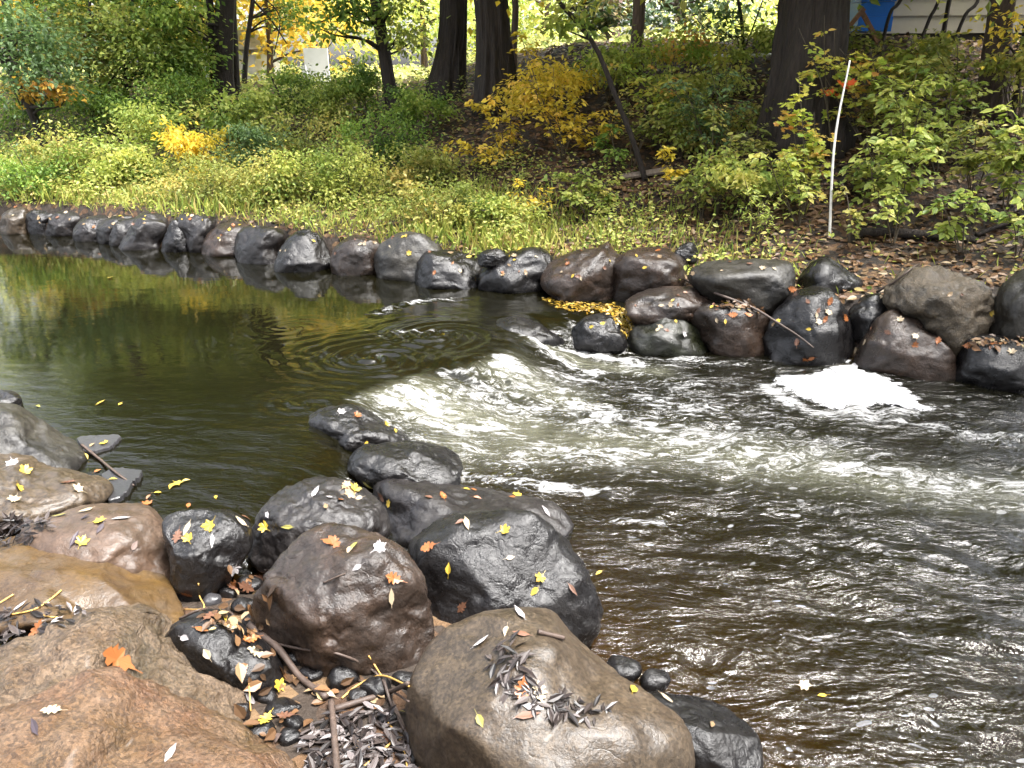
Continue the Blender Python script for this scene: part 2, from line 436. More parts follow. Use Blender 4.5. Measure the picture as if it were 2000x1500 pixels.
AER = [([(660, 790), (760, 800), (880, 815), (1020, 825)], .28, 1.0), ([(760, 730), (900, 735), (1100, 770)], .25, .7), ([(1060, 690), (1160, 705), (1280, 715)], .14, .8),
       ([(900, 860), (1100, 850), (1350, 860), (1600, 900)], .3, .75), ([(1500, 900), (1750, 935), (2100, 955)], .22, .55)]
k_lines = lambda L: [(wpl(p, -0.2), hw, s) for p, hw, s in L]
FOAMW, AERW = k_lines(FOAM), k_lines(AER)
def field(x, y, L):
    out = np.zeros(x.shape)
    for p, hw, s in L:
        lo, hi = p.min(0) - 3.2 * hw, p.max(0) + 3.2 * hw
        m = (x > lo[0]) & (x < hi[0]) & (y > lo[1]) & (y < hi[1])
        if m.any():
            dd = np.abs(seg_dist(x[m], y[m], p))
            out[m] = np.maximum(out[m], s * np.exp(-(dd / hw) ** 2))
    return out

X, Y, Q = grid(axis((-60, -14, 2.), (-14, -4, .12), (-4, 5.2, .022), (5.2, 9, .12), (9, 60, 2)), axis((-3, 0.8, .15), (0.8, 8.2, .022), (8.2, 15, .08), (15, 60, 2)))
lev, S = level(X, Y)
x1, y1, s1 = X.ravel(), Y.ravel(), S.ravel()
foam = field(X, Y, FOAMW).ravel()
aer = field(X, Y, AERW).ravel()
foam = foam * sstep(-.02, .14, s1)
foam = np.maximum(foam, field(X, Y, k_lines([([(735, 654), (780, 636), (830, 626), (880, 623)], .06, 1.0), ([(745, 700), (790, 690), (850, 690)], .03, .7)])).ravel())
aer = aer * sstep(-.02, .16, s1)
dn = sstep(-0.05, 0.3, s1)                      # downstream of the weir
acc = np.exp(-((s1 + 0.15) / 0.55) ** 2) * sstep(-2.6, -1.2, x1)   # water speeding up towards the weir
acc = np.maximum(acc * sstep(0.35, 0.0, s1), 0)
P0 = np.stack([x1, y1, 0 * x1], -1)
wx = fbm(P0 * 0.9 + 5, 3) * 0.45
wy = fbm(P0 * 0.9 + 31, 3) * 0.35
fx, fy = x1 + wx, y1 + 0.18 * x1 + wy
streak = fbm(np.stack([fx * 1.3, fy * 6.5, 0 * fx], -1), 3)
fine_st = fbm(np.stack([fx * 4.5, fy * 15.0, 0 * fx + 3], -1), 3)
turb = fbm(np.stack([fx * 5.0, fy * 8.5, 0 * fx + 9], -1), 4)
swell = np.sin((s1 - 0.35) * 7.0 + 1.5 * wx * 3) * np.exp(-np.maximum(s1 - 0.3, 0) / 0.9) * sstep(0.15, 0.5, s1)
h = np.zeros_like(x1)
h += acc * (0.016 * streak + 0.004 * fine_st)
for (u, v, rr_, lam, A_) in ((860, 655, .42, .14, .018), (735, 700, .5, .15, .018), (610, 690, .5, .21, .0025), (960, 715, .34, .13, .018), (560, 640, .4, .15, .0012), (600, 790, .3, .13, .008)):
    cc_ = on_z(float(u), float(v), 0.0)
    dx, dy = x1 - cc_[0], (y1 - cc_[1]) * 1.25
    rad_ = np.hypot(dx, dy) + .22 * wx + .15 * wy + .06 * np.arctan2(dy, dx)
    h += A_ * np.sin(rad_ * 2 * np.pi / lam) * np.exp(-(np.hypot(dx, dy) / rr_) ** 2)
h += dn * (0.012 * streak + 0.012 * turb + 0.014 * swell * np.clip(aer * 1.4 + .25, 0, 1))
far_dn = sstep(0.8, 2.2, s1)
h += far_dn * (0.027 * fbm(np.stack([fx * 1.8, fy * 4.2, 0 * fx + 20], -1), 2) + 0.018 * fbm(np.stack([fx * 4.5, fy * 10.0, 0 * fx + 40], -1), 2))
h += foam * (0.006 + 0.045 * turb + 0.02 * fine_st)
pool = 1 - dn
nearp = sstep(5.6, 4.4, y1) * pool
h += pool * (0.0006 * fbm(np.stack([x1 * 4, y1 * 9, 0 * x1 + 2], -1), 3)) + nearp * 0.0025 * fine_st
pc_ = on_z(1665.0, 755.0, LV_DN)
h *= 1 - .9 * np.exp(-(((x1 - pc_[0]) / .85) ** 2 + ((y1 - pc_[1]) / .36) ** 2) ** 2)
chop = np.clip(0.012 + 0.08 * nearp + 0.16 * acc * (1 - dn) + 0.60 * sstep(.1, .4, s1), 0, 1)
Zt = terrain(X, Y).ravel()
zw = lev.ravel() + h
shal = np.exp(-np.maximum(zw - Zt, 0) / 0.22)   # 1 where the bed is right under the surface
k = N('river water')
pos = k.n('ShaderNodeNewGeometry').outputs['Position']
rot = k.n('ShaderNodeMapping', {'Vector': pos, 'Rotation': (0, 0, 0.16), 'Scale': (1.0, 2.3, 1.0)}).outputs[0]
A = {n: k.attr(n) for n in ('foam', 'aer', 'chop', 'shal')}
warp = k.n('ShaderNodeVectorMath', {0: rot, 1: k.n('ShaderNodeVectorMath', {0: k.n('ShaderNodeTexNoise', {'Vector': rot, 'Scale': 1.3, 'Detail': 3}).outputs['Color'], 'Scale': 0.55}, operation='SCALE').outputs[0]}, operation='ADD').outputs[0]
r1 = k.noise(warp, 4.5, 3, 0.5)
r2 = k.noise(warp, 16.0, 4, 0.55, 0.4)
r3 = k.noise(warp, 40.0, 3, 0.5)
hh = k.math('ADD', k.math('ADD', k.math('MULTIPLY', r1, 0.95), k.math('MULTIPLY', r2, 0.42)), k.math('MULTIPLY', r3, 0.03))
bmp = k.n('ShaderNodeBump', {'Strength': A['chop'], 'Distance': 0.065, 'Height': hh})
fn = k.noise(k.n('ShaderNodeMapping', {'Vector': warp, 'Scale': (1.0, 1.35, 1.0)}).outputs[0], 10.0, 9, 0.72, 0.6)
fn2 = k.noise(warp, 48.0, 6, 0.75)
fsum = k.math('ADD', k.math('MULTIPLY', fn, 1.5), k.math('MULTIPLY', fn2, 0.5))          # about 1.0 on average
fm = k.math('MULTIPLY', k.math('SUBTRACT', k.math('ADD', k.math('MULTIPLY', A['foam'], 0.55), k.math('MULTIPLY', k.math('SUBTRACT', k.math('ADD', fsum, k.math('MULTIPLY', k.math('SUBTRACT', k.noise(warp, 2.6, 4), 0.5), 0.7)), 1.0), 1.7)), 0.38), 2.9, True)
fm = k.math('MULTIPLY', fm, k.math('MULTIPLY', A['foam'], 6.0, True))
# small drifting flecks of froth
vp = k.n('ShaderNodeTexVoronoi', {'Vector': warp, 'Scale': 11.0, 'Randomness': 1.0})
vsz = k.n('ShaderNodeSeparateColor', {0: vp.outputs['Color']})
fleck = k.math('MULTIPLY', k.math('SUBTRACT', k.math('MULTIPLY', k.math('POWER', vsz.outputs[0], 2.2), 0.42), vp.outputs['Distance']), 14.0, True)
fleck = k.math('MULTIPLY', fleck, k.ramp(vsz.outputs[1], [(0.50, (0, 0, 0)), (0.54, (1, 1, 1))]))
fleck = k.math('MULTIPLY', fleck, k.ramp(k.noise(warp, 1.6, 3), [(0.44, (0, 0, 0)), (0.58, (1, 1, 1))]))
fleck = k.math('MULTIPLY', k.math('MULTIPLY', fleck, k.math('MULTIPLY', k.math('SUBTRACT', A['chop'], 0.35), 2.4, True)), 0.8)
fm = k.math('MAXIMUM', fm, fleck)
body = k.mix(k.math('MULTIPLY', A['aer'], k.n('ShaderNodeMapRange', {0: fn, 1: 0.35, 2: 0.65, 3: 0.35, 4: 1.0}).outputs[0], True), (0.0035, 0.0032, 0.0014), (0.105, 0.105, 0.074))
dif = k.n('ShaderNodeBsdfDiffuse', {'Color': body, 'Normal': bmp.outputs[0]})
trn = k.n('ShaderNodeBsdfTransparent', {'Color': (0.62, 0.50, 0.27, 1)})
sub = k.n('ShaderNodeMixShader', {0: k.math('MULTIPLY', A['shal'], 0.85, True), 1: dif.outputs[0], 2: trn.outputs[0]})
gl = k.n('ShaderNodeBsdfGlossy', {'Color': (1, 1, 1, 1), 'Roughness': 0.012, 'Normal': bmp.outputs[0]})
fr = k.n('ShaderNodeFresnel', {'IOR': 1.34, 'Normal': bmp.outputs[0]})
wat = k.n('ShaderNodeMixShader', {0: fr.outputs[0], 1: sub.outputs[0], 2: gl.outputs[0]})
fb = k.n('ShaderNodeBump', {'Strength': 0.8, 'Distance': 0.03, 'Height': fsum})
fo = k.n('ShaderNodeBsdfPrincipled', {'Base Color': (0.31, 0.31, 0.305, 1), 'Roughness': 0.6, 'Normal': fb.outputs[0], 'Subsurface Weight': 0.0})
WATER = k.done(k.n('ShaderNodeMixShader', {0: fm, 1: wat.outputs[0], 2: fo.outputs[0]}).outputs[0])
link('water', mesh('water', np.stack([x1, y1, zw], -1), [Q], WATER, True, {'foam': foam, 'aer': aer, 'chop': chop, 'shal': shal}), kind='structure')

# ------------------------------------------------------------------ boulders
_ico = {}
def ico(level):
    if level not in _ico:
        import bmesh
        bm = bmesh.new()
        bmesh.ops.create_icosphere(bm, subdivisions=level, radius=1)
        V = np.array([v.co[:] for v in bm.verts])
        Fc = np.array([[v.index for v in f.verts] for f in bm.faces])
        bm.free()
        _ico[level] = (V / np.linalg.norm(V, axis=1)[:, None], Fc)
    return _ico[level]

def smooth_poly(px, n=24):
    P = np.array(px, float)
    a, b_, c_, d_ = np.roll(P, 1, 0), P, np.roll(P, -1, 0), np.roll(P, -2, 0)
    t = np.linspace(0, 1, n, endpoint=False)[:, None, None]
    C = 0.5 * (2 * b_ + (c_ - a) * t + (2 * a - 5 * b_ + 4 * c_ - d_) * t ** 2 + (-a + 3 * b_ - 3 * c_ + d_) * t ** 3)
    return C.transpose(1, 0, 2).reshape(-1, 2)

def vnormals(V, Fc):
    fn_ = np.cross(V[Fc[:, 1]] - V[Fc[:, 0]], V[Fc[:, 2]] - V[Fc[:, 0]])
    Nn = np.zeros_like(V)
    for c_ in range(3):
        for a_ in range(3):
            Nn[:, a_] += np.bincount(Fc[:, c_], fn_[:, a_], len(V))
    return Nn / (np.linalg.norm(Nn, axis=1)[:, None] + 1e-12)

ROCKS = {}
def boulder(key, px, zb, mat, label, phrase, name='boulder', lvl=5, facets=7, rough=1.0, e=2.6, depth=0.85, ext=0.16, group=None, back=0.75, seed=None, chips=26):
    r = np.random.default_rng(abs(hash_str(key)) if seed is None else seed)
    P = np.array(px, float)
    top, bot = P[:, 1].min(), P[:, 1].max()
    hpx, wpx = bot - top, P[:, 0].max() - P[:, 0].min()
    lowest = on_z(P[:, 0].mean(), bot, zb)
    dfront = project(lowest[None])[2][0]
    Wm = wpx * dfront / FPX
    a, bdep = Wm / 2, Wm / 2 * depth
    dc = dfront + bdep * back
    a *= dc / dfront
    P2 = P.copy()
    k_ = P2[:, 1] > top + 0.55 * hpx
    P2[k_, 1] += ext * hpx * (P2[k_, 1] - top - 0.55 * hpx) / (0.45 * hpx)
    C = smooth_poly(P2)
    x, y = C[:, 0], C[:, 1]
    xn, yn = np.roll(x, -1), np.roll(y, -1)
    cr = x * yn - xn * y
    A_ = cr.sum() / 2
    cu, cv = ((x + xn) * cr).sum() / (6 * A_), ((y + yn) * cr).sum() / (6 * A_)
    th = np.arctan2(y - cv, x - cu)
    rad = np.hypot(x - cu, y - cv)
    nb = 180
    bins = ((th + np.pi) / (2 * np.pi) * nb).astype(int) % nb
    Rt = np.full(nb, np.nan)
    for bi in range(nb):
        m = bins == bi
        if m.any(): Rt[bi] = rad[m].max()
    ang = np.arange(nb)
    ok = ~np.isnan(Rt)
    Rt = np.interp(ang, np.concatenate([ang[ok] - nb, ang[ok], ang[ok] + nb]), np.tile(Rt[ok], 3))
    center = at_depth(cu, cv, dc)
    n, Fc = ico(lvl)
    q = n / ((np.abs(n) ** e).sum(1) ** (1 / e))[:, None]
    yaw = r.uniform(-.6, .6)
    for _ in range(facets):
        nk = r.normal(size=3)
        nk[2] = abs(nk[2]) * 0.6
        nk /= np.linalg.norm(nk)
        hk = r.uniform(.72, .98)
        over = q @ nk - hk
        q = q - np.where(over > 0, over * 0.85, 0)[:, None] * nk
    for _ in range(chips):
        nk = r.normal(size=3)
        nk /= np.linalg.norm(nk)
        dq = q @ nk
        over = dq - np.quantile(dq, r.uniform(.93, .985))
        q = q - np.where(over > 0, over * 0.8, 0)[:, None] * nk
    q = q * (1 + 0.10 * fbm(n * 1.3 + r.uniform(0, 50, 3), 3))[:, None]
    cz = max(hpx * dc / FPX * 0.5, 0.25 * a)
    q = q * np.array([a, bdep, cz])
    c_, s_ = math.cos(yaw), math.sin(yaw)
    q = q @ np.array([[c_, s_, 0], [-s_, c_, 0], [0, 0, 1]])
    V = center + q
    uu, vv, dd = project(V)
    tu, tv = uu - cu, vv - cv
    ta, tr = np.arctan2(tv, tu), np.hypot(tu, tv)
    fb_ = (ta + np.pi) / (2 * np.pi) * nb
    bi = fb_.astype(int) % nb
    Rb = np.zeros(nb)
    np.maximum.at(Rb, bi, tr)
    for _ in range(3 if lvl < 5 else 0):
        Rb = np.maximum(Rb, .985 * np.maximum(np.roll(Rb, 1), np.roll(Rb, -1)))
    for _ in range(3):
        Rb = (np.roll(Rb, 1) + Rb * 2 + np.roll(Rb, -1)) / 4
    sc = np.clip(Rt / np.maximum(Rb, 1), .25, 4)
    for _ in range(14 if lvl < 5 else 5):
        sc = (np.roll(sc, 1) + sc * 2 + np.roll(sc, -1)) / 4
    f = fb_ - 0.5
    i0 = np.floor(f).astype(int)
    fr_ = f - i0
    s = sc[i0 % nb] * (1 - fr_) + sc[(i0 + 1) % nb] * fr_
    V = at_depth(cu + tu * s, cv + tv * s, dd)
    Nn = vnormals(V, Fc)
    o = r.uniform(0, 90, 3)
    S_ = min(Wm, 1.1)
    loc = V - center
    m1 = fbm(loc * 3.2 / S_ + o, 4)
    m2 = 1 - np.abs(fbm(loc * 6 / S_ + o + 9, 4)) * 2
    m3 = fbm(loc * 22 / S_ + o, 4)
    V = V + Nn * (S_ * (0.026 * m1 + rough * 0.013 * m2 + rough * 0.006 * m3 + rough * .004 * (1 - np.abs(fbm(loc * 14 / S_ + o + 30, 3)) * 2)))[:, None]
    me = mesh(name, V - center, [Fc], RM[mat])
    ob = link(name, me, None, center, label, 'boulder' if name == 'boulder' else 'stone', group)
    ROCKS[key] = dict(ob=ob, px=P, phrase=phrase, c=center, V=V, N=Nn)
    return ob

def hash_str(s):
    h = 7
    for ch in s: h = (h * 131 + ord(ch)) % 1000003
    return h

G1, G2, G3 = 'boulders along the far bank', 'boulders around the weir on the right', 'foreground boulders on the near bank'
row = 'of the far boulder row'
B = [
 ('a1', [(-30, 402), (0, 400), (22, 403), (22, 418), (10, 440), (-30, 440)], .05, 'dark', 'dark boulder at the far left end ' + row, 'the last far boulder', G1),
 ('a2', [(2, 427), (14, 413), (38, 404), (52, 409), (58, 425), (54, 456), (5, 458)], 0, 'tan', 'tan topped boulder, second from the left end ' + row, 'the tan topped far boulder', G1),
 ('a3', [(52, 420), (66, 411), (95, 410), (112, 414), (104, 430), (90, 458), (63, 455), (52, 440)], 0, 'dark', 'dark boulder with a slab shelf on top beside the tan topped boulder', 'the slab topped far boulder', G1),
 ('a4', [(91, 446), (101, 423), (122, 413), (147, 416), (160, 427), (156, 456), (140, 462), (94, 461)], 0, 'purple', 'rounded grey boulder, fourth from the left end ' + row, 'the fourth far boulder', G1),
 ('a5', [(143, 455), (154, 434), (180, 422), (212, 423), (215, 440), (205, 472), (154, 472)], 0, 'purple', 'low creased grey boulder, fifth from the left end ' + row, 'the low creased far boulder', G1),
 ('a6', [(190, 440), (217, 425), (245, 421), (264, 425), (262, 445), (240, 474), (196, 472)], 0.02, 'purple', 'grey boulder strewn with orange leaves, sixth from the left end ' + row, 'the sixth far boulder', G1),
 ('a7', [(216, 455), (228, 434), (252, 427), (274, 428), (275, 455), (245, 481), (217, 478)], 0, 'purple', 'narrow smooth grey boulder leaning on a taller one, seventh from the left', 'the narrow smooth far boulder', G1),
 ('a8', [(230, 482), (252, 452), (268, 424), (287, 415), (312, 420), (331, 434), (324, 460), (314, 484), (290, 489), (238, 488)], 0, 'purple', 'tall pale grey boulder with a sloping left face, eighth from the left', 'the tall pale far boulder', G1),
 ('a9', [(316, 487), (324, 455), (341, 429), (362, 445), (378, 473), (373, 494), (330, 492)], 0, 'dark', 'dark triangular boulder between two larger grey ones on the left far bank', 'the triangular far boulder', G1),
 ('a10', [(345, 432), (361, 419), (396, 422), (431, 431), (428, 455), (402, 490), (371, 490), (356, 460)], .03, 'purple', 'pinkish topped boulder just right of the dark triangular boulder', 'the pinkish topped far boulder', G1),
 ('a11', [(395, 486), (406, 459), (437, 434), (466, 430), (494, 432), (504, 442), (490, 470), (474, 500), (402, 497)], 0, 'brown', 'brownish boulder with leaf strewn top joined to a larger grey one', 'the brownish far boulder', G1),
 ('a12', [(462, 462), (485, 443), (525, 444), (556, 451), (568, 462), (558, 492), (542, 516), (490, 515), (462, 500)], 0, 'purple', 'wide blocky grey boulder left of the dark pyramid shaped boulder', 'the wide blocky far boulder', G1),
 ('a13', [(537, 522), (545, 495), (565, 466), (585, 452), (605, 450), (630, 470), (647, 500), (642, 524), (610, 532), (545, 532)], 0, 'dark', 'dark pyramid shaped boulder on the middle left far bank', 'the pyramid shaped boulder', G1),
 ('a14', [(648, 498), (663, 476), (687, 462), (719, 462), (744, 476), (745, 505), (744, 534), (715, 540), (655, 534)], 0, 'brown', 'dark boulder with many fallen leaves left of the round smooth boulder', 'the leaf strewn far boulder', G1),
 ('a15', [(733, 506), (747, 474), (775, 459), (810, 456), (842, 466), (864, 486), (862, 522), (837, 549), (790, 550), (747, 542)], 0, 'pale', 'large round smooth boulder with an olive grey cap', 'the round smooth far boulder', G1),
 ('a16', [(811, 530), (824, 502), (845, 492), (897, 493), (936, 511), (947, 528), (938, 557), (897, 564), (827, 560), (812, 548)], 0, 'dark', 'low dark wet boulder in front of the round smooth boulder', 'the low dark wet boulder', G1),
 ('a17', [(934, 502), (948, 489), (971, 487), (988, 496), (980, 515), (940, 515)], .28, 'dark', 'small dark stone lying behind the low dark wet boulder', 'the small dark stone', G1),
 ('a18', [(937, 547), (950, 516), (992, 496), (1020, 487), (1052, 486), (1080, 504), (1078, 542), (1070, 572), (1002, 573), (943, 565)], 0, 'dark', 'dark boulder with cream and orange leaves on its sloping top', 'the cream leaf strewn boulder', G1),
 ('a19', [(1058, 542), (1080, 509), (1118, 494), (1160, 488), (1195, 491), (1212, 505), (1206, 545), (1196, 585), (1160, 588), (1100, 581), (1062, 556)], 0, 'brown', 'wide rust topped boulder just left of the reddish cracked boulder', 'the wide rust topped boulder', G1),
 ('a20', [(1192, 530), (1209, 503), (1240, 488), (1286, 485), (1322, 500), (1346, 525), (1342, 560), (1300, 572), (1250, 582), (1208, 590), (1194, 572)], 0.02, 'brown', 'reddish brown boulder with a sheer left side where the bank turns', 'the reddish cracked boulder', G1),
 ('b1', [(1316, 497), (1328, 481), (1350, 473), (1362, 490), (1358, 508), (1332, 509)], .36, 'dark', 'small pointed dark stone on the leaf litter behind the boulders', 'the small pointed stone', G2),
 ('b2', [(1349, 537), (1370, 519), (1440, 511), (1517, 510), (1547, 521), (1551, 542), (1543, 590), (1510, 607), (1440, 602), (1363, 562)], .12, 'pale', 'wide flat topped olive grey boulder under the fallen branch', 'the wide flat topped boulder', G2),
 ('b3', [(1225, 592), (1240, 576), (1290, 563), (1345, 561), (1388, 570), (1405, 586), (1365, 614), (1320, 624), (1260, 626), (1228, 614)], .02, 'brown', 'low flat reddish boulder behind the mossy one, sprinkled with leaves', 'the low flat reddish boulder', G2),
 ('b4', [(1117, 652), (1128, 633), (1150, 618), (1190, 615), (1212, 640), (1224, 676), (1170, 684), (1118, 678)], -.2, 'dark', 'small black wet boulder in the weir between two spills of water', 'the black weir boulder', G2),
 ('b5', [(948, 655), (972, 628), (1010, 620), (1060, 640), (1104, 668), (1060, 690), (975, 690)], -.18, 'dark', 'half drowned dark boulder with water sheeting over it in the weir', 'the half drowned boulder', G2),
 ('b6', [(1228, 662), (1240, 636), (1275, 611), (1310, 606), (1347, 625), (1372, 655), (1377, 688), (1330, 694), (1235, 687)], -.25, 'moss', 'mossy dark boulder at the right end of the weir', 'the mossy weir boulder', G2),
 ('b7', [(1348, 618), (1362, 596), (1405, 589), (1450, 586), (1484, 598), (1496, 616), (1498, 645), (1487, 684), (1447, 690), (1388, 675), (1356, 637)], -.22, 'brown', 'red brown boulder with a leaf heap on top beside the mossy one', 'the leaf heaped red boulder', G2),
 ('b8', [(1489, 687), (1510, 618), (1552, 575), (1605, 561), (1632, 586), (1658, 623), (1671, 660), (1652, 694), (1608, 713), (1560, 716), (1505, 708)], -.25, 'dark', 'big dark wedge shaped boulder at the tip of the fallen branch', 'the big wedge boulder', G2),
 ('b9', [(1545, 590), (1560, 547), (1590, 513), (1615, 505), (1636, 519), (1668, 540), (1684, 562), (1660, 594), (1600, 600), (1560, 598)], .10, 'dark', 'angular dark boulder rising behind the big wedge shaped boulder', 'the angular dark boulder', G2),
 ('b10', [(1622, 576), (1664, 555), (1692, 564), (1680, 590), (1655, 616), (1635, 604)], .0, 'slate', 'small grey triangular stone wedged between darker boulders', 'the small triangular stone', G2),
 ('b11', [(1655, 618), (1678, 589), (1706, 574), (1730, 580), (1750, 602), (1738, 640), (1696, 660), (1668, 650)], -.05, 'dark', 'round dark boulder tucked between the wedge boulder and the rugged one', 'the round tucked boulder', G2),
 ('b12', [(1734, 580), (1755, 547), (1804, 525), (1860, 541), (1902, 555), (1935, 577), (1939, 604), (1920, 650), (1870, 674), (1825, 648), (1755, 615)], .0, 'rugged', 'rugged layered tan grey boulder near the right frame edge', 'the rugged layered boulder', G2),
 ('b13', [(1930, 652), (1940, 600), (1960, 555), (1985, 535), (2030, 520), (2080, 560), (2090, 650), (2040, 690), (1960, 676)], .0, 'pale', 'tall smooth grey brown boulder cut by the right frame edge', 'the tall smooth edge boulder', G2),
 ('b14', [(1668, 707), (1688, 661), (1720, 621), (1752, 608), (1797, 622), (1839, 658), (1864, 688), (1860, 737), (1755, 740), (1680, 720)], -.25, 'brown', 'rounded reddish boulder right of the white foam patch', 'the rounded reddish boulder', G2),
 ('b15', [(1860, 722), (1874, 679), (1902, 660), (1965, 658), (2030, 663), (2080, 700), (2080, 765), (1960, 758), (1870, 743)], -.25, 'dark', 'long dark boulder with a leaf strewn top at the lower right edge', 'the long edge boulder', G2),
]
for key, px, zb, mat, lab, ph, g in B:
    small = key in ('a17', 'b1', 'b10')
    boulder(key, px, zb, mat, lab, ph, 'stone' if small else 'boulder', 5, rough=3.4 if key == 'b12' else 2.2 if key == 'b9' else 1.3, facets=9 if key in ('a9', 'a13', 'b9', 'b10', 'b8', 'b12') else 6, group=g)
NB = [
 ('n1', [(-40, 790), (-20, 766), (15, 764), (38, 772), (41, 788), (30, 799), (-40, 805)], .0, 'purple', 'small grey rock at the left edge above the big dark boulder', 'the small edge rock', 5, 1.5),
 ('n2', [(-140, 850), (-60, 798), (0, 793), (40, 800), (80, 824), (130, 858), (162, 885), (168, 922), (100, 945), (-60, 960), (-140, 930)], .0, 'pale', 'big dark grey boulder at the left edge beside the slate slabs', 'the big grey edge boulder', 6, 1.2),
 ('n5', [(-120, 960), (-60, 898), (0, 892), (50, 895), (90, 918), (150, 930), (200, 945), (212, 970), (170, 990), (100, 1010), (40, 1020), (-80, 1030)], .08, 'tan', 'pale tan leaf strewn boulder at the left edge', 'the pale tan boulder', 6, 1.4),
 ('n6', [(40, 1040), (120, 1000), (200, 985), (270, 984), (312, 1004), (337, 1050), (350, 1100), (362, 1160), (330, 1185), (200, 1150), (60, 1100)], -.05, 'pink', 'smooth wet pinkish boulder behind the ochre one', 'the smooth pinkish boulder', 6, 0.7),
 ('n7', [(-160, 1100), (-60, 1085), (37, 1050), (125, 1038), (200, 1055), (255, 1083), (300, 1112), (345, 1150), (352, 1200), (300, 1222), (200, 1195), (100, 1185), (-60, 1200), (-160, 1180)], .12, 'ochre', 'long smooth wet ochre boulder with a dark underside at left', 'the wet ochre boulder', 6, 0.6),
 ('n8', [(316, 1025), (340, 1000), (400, 993), (452, 1000), (487, 1020), (492, 1060), (472, 1092), (440, 1125), (390, 1155), (345, 1155), (330, 1085)], .0, 'dark', 'dark pitted boulder with a bright yellow maple leaf', 'the dark pitted boulder', 6, 1.0),
 ('n9', [(489, 1062), (500, 1020), (540, 965), (600, 938), (662, 936), (720, 968), (752, 1008), (757, 1042), (700, 1075), (620, 1100), (560, 1100), (500, 1085)], .0, 'purple', 'dark brown boulder with a broken hollowed top at the pool edge', 'the hollowed brown boulder', 6, 1.5),
 ('n10', [(733, 965), (740, 940), (800, 936), (880, 945), (1000, 968), (1060, 984), (1102, 1010), (1112, 1037), (1050, 1060), (900, 1060), (800, 1060), (745, 1010)], -.18, 'purple', 'long low brown boulder beside the rapids with scattered leaves', 'the long low brown boulder', 6, 1.1),
 ('n11', [(679, 917), (686, 890), (720, 870), (800, 864), (862, 872), (896, 895), (899, 927), (880, 948), (780, 944), (700, 938)], -.12, 'dark', 'black oblong boulder between pool and rapids', 'the black oblong boulder', 6, 1.0),
 ('n12', [(598, 825), (640, 798), (680, 790), (712, 800), (752, 825), (792, 850), (802, 870), (700, 872), (630, 850)], -.08, 'dark', 'low black boulder with an orange maple leaf at the head of the rapids', 'the low rapids boulder', 6, 1.2),
 ('n13', [(497, 1200), (510, 1150), (558, 1085), (600, 1046), (640, 1030), (720, 1039), (770, 1060), (800, 1100), (828, 1145), (847, 1220), (840, 1285), (800, 1315), (700, 1315), (560, 1265), (503, 1228)], .0, 'brown', 'large reddish brown block with a flat sloping top in the centre foreground', 'the large reddish block', 6, 1.4),
 ('n14', [(803, 1082), (830, 1040), (880, 1010), (960, 999), (1040, 1004), (1092, 1040), (1122, 1080), (1142, 1130), (1167, 1182), (1157, 1222), (1120, 1256), (1000, 1262), (880, 1262), (838, 1190)], -.15, 'dark', 'large rounded charcoal boulder at the water edge', 'the charcoal boulder', 6, 1.0),
 ('n15', [(795, 1390), (810, 1310), (850, 1250), (920, 1205), (1000, 1186), (1072, 1189), (1104, 1220), (1172, 1290), (1262, 1360), (1332, 1430), (1352, 1500), (1340, 1560), (1000, 1640), (840, 1560)], -.02, 'tan', 'big tan brown boulder with a strip of leaves in its groove, bottom centre', 'the big tan boulder', 6, 0.8),
 ('n16', [(1245, 1368), (1290, 1356), (1360, 1361), (1420, 1384), (1472, 1430), (1486, 1472), (1482, 1520), (1440, 1570), (1350, 1580), (1280, 1480)], -.25, 'dark', 'smooth charcoal boulder low in the water at bottom centre right', 'the smooth low boulder', 6, 0.7),
 ('n21', [(320, 1250), (360, 1208), (420, 1192), (482, 1228), (545, 1290), (556, 1345), (510, 1362), (440, 1330), (360, 1300)], .02, 'dark', 'dark smooth rock half hidden behind the pale granite', 'the dark half hidden rock', 6, 0.8),
 ('n19', [(-160, 1340), (0, 1272), (80, 1229), (190, 1194), (232, 1202), (282, 1198), (312, 1220), (352, 1262), (440, 1310), (474, 1338), (470, 1400), (440, 1440), (300, 1470), (60, 1480), (-160, 1500)], .18, 'granite', 'rough yellowish pink granite rock with a jagged dark end, lower left', 'the rough granite rock', 6, 2.6),
 ('n20', [(-200, 1480), (0, 1394), (60, 1368), (180, 1318), (270, 1333), (352, 1368), (432, 1428), (502, 1458), (562, 1500), (590, 1570), (300, 1680), (-200, 1700)], .2, 'salmon', 'salmon granite boulder filling the lower left corner', 'the salmon corner boulder', 6, 1.8),
]
for key, px, zb, mat, lab, ph, lv, ro in NB:
    boulder(key, px, zb, mat, lab, ph, 'boulder', lv, rough=ro, group=G3, ext=.32 if key == 'n7' else .16, chips=0 if key in ('n6', 'n7', 'n16', 'n20') else 5 if key in ('n15', 'n8') else 34, facets={'n13': 9, 'n19': 9, 'n9': 9, 'n15': 3, 'n7': 3, 'n6': 3, 'n16': 3}.get(key, 5), e={'n13': 3.6, 'n19': 3.0}.get(key, 2.4))
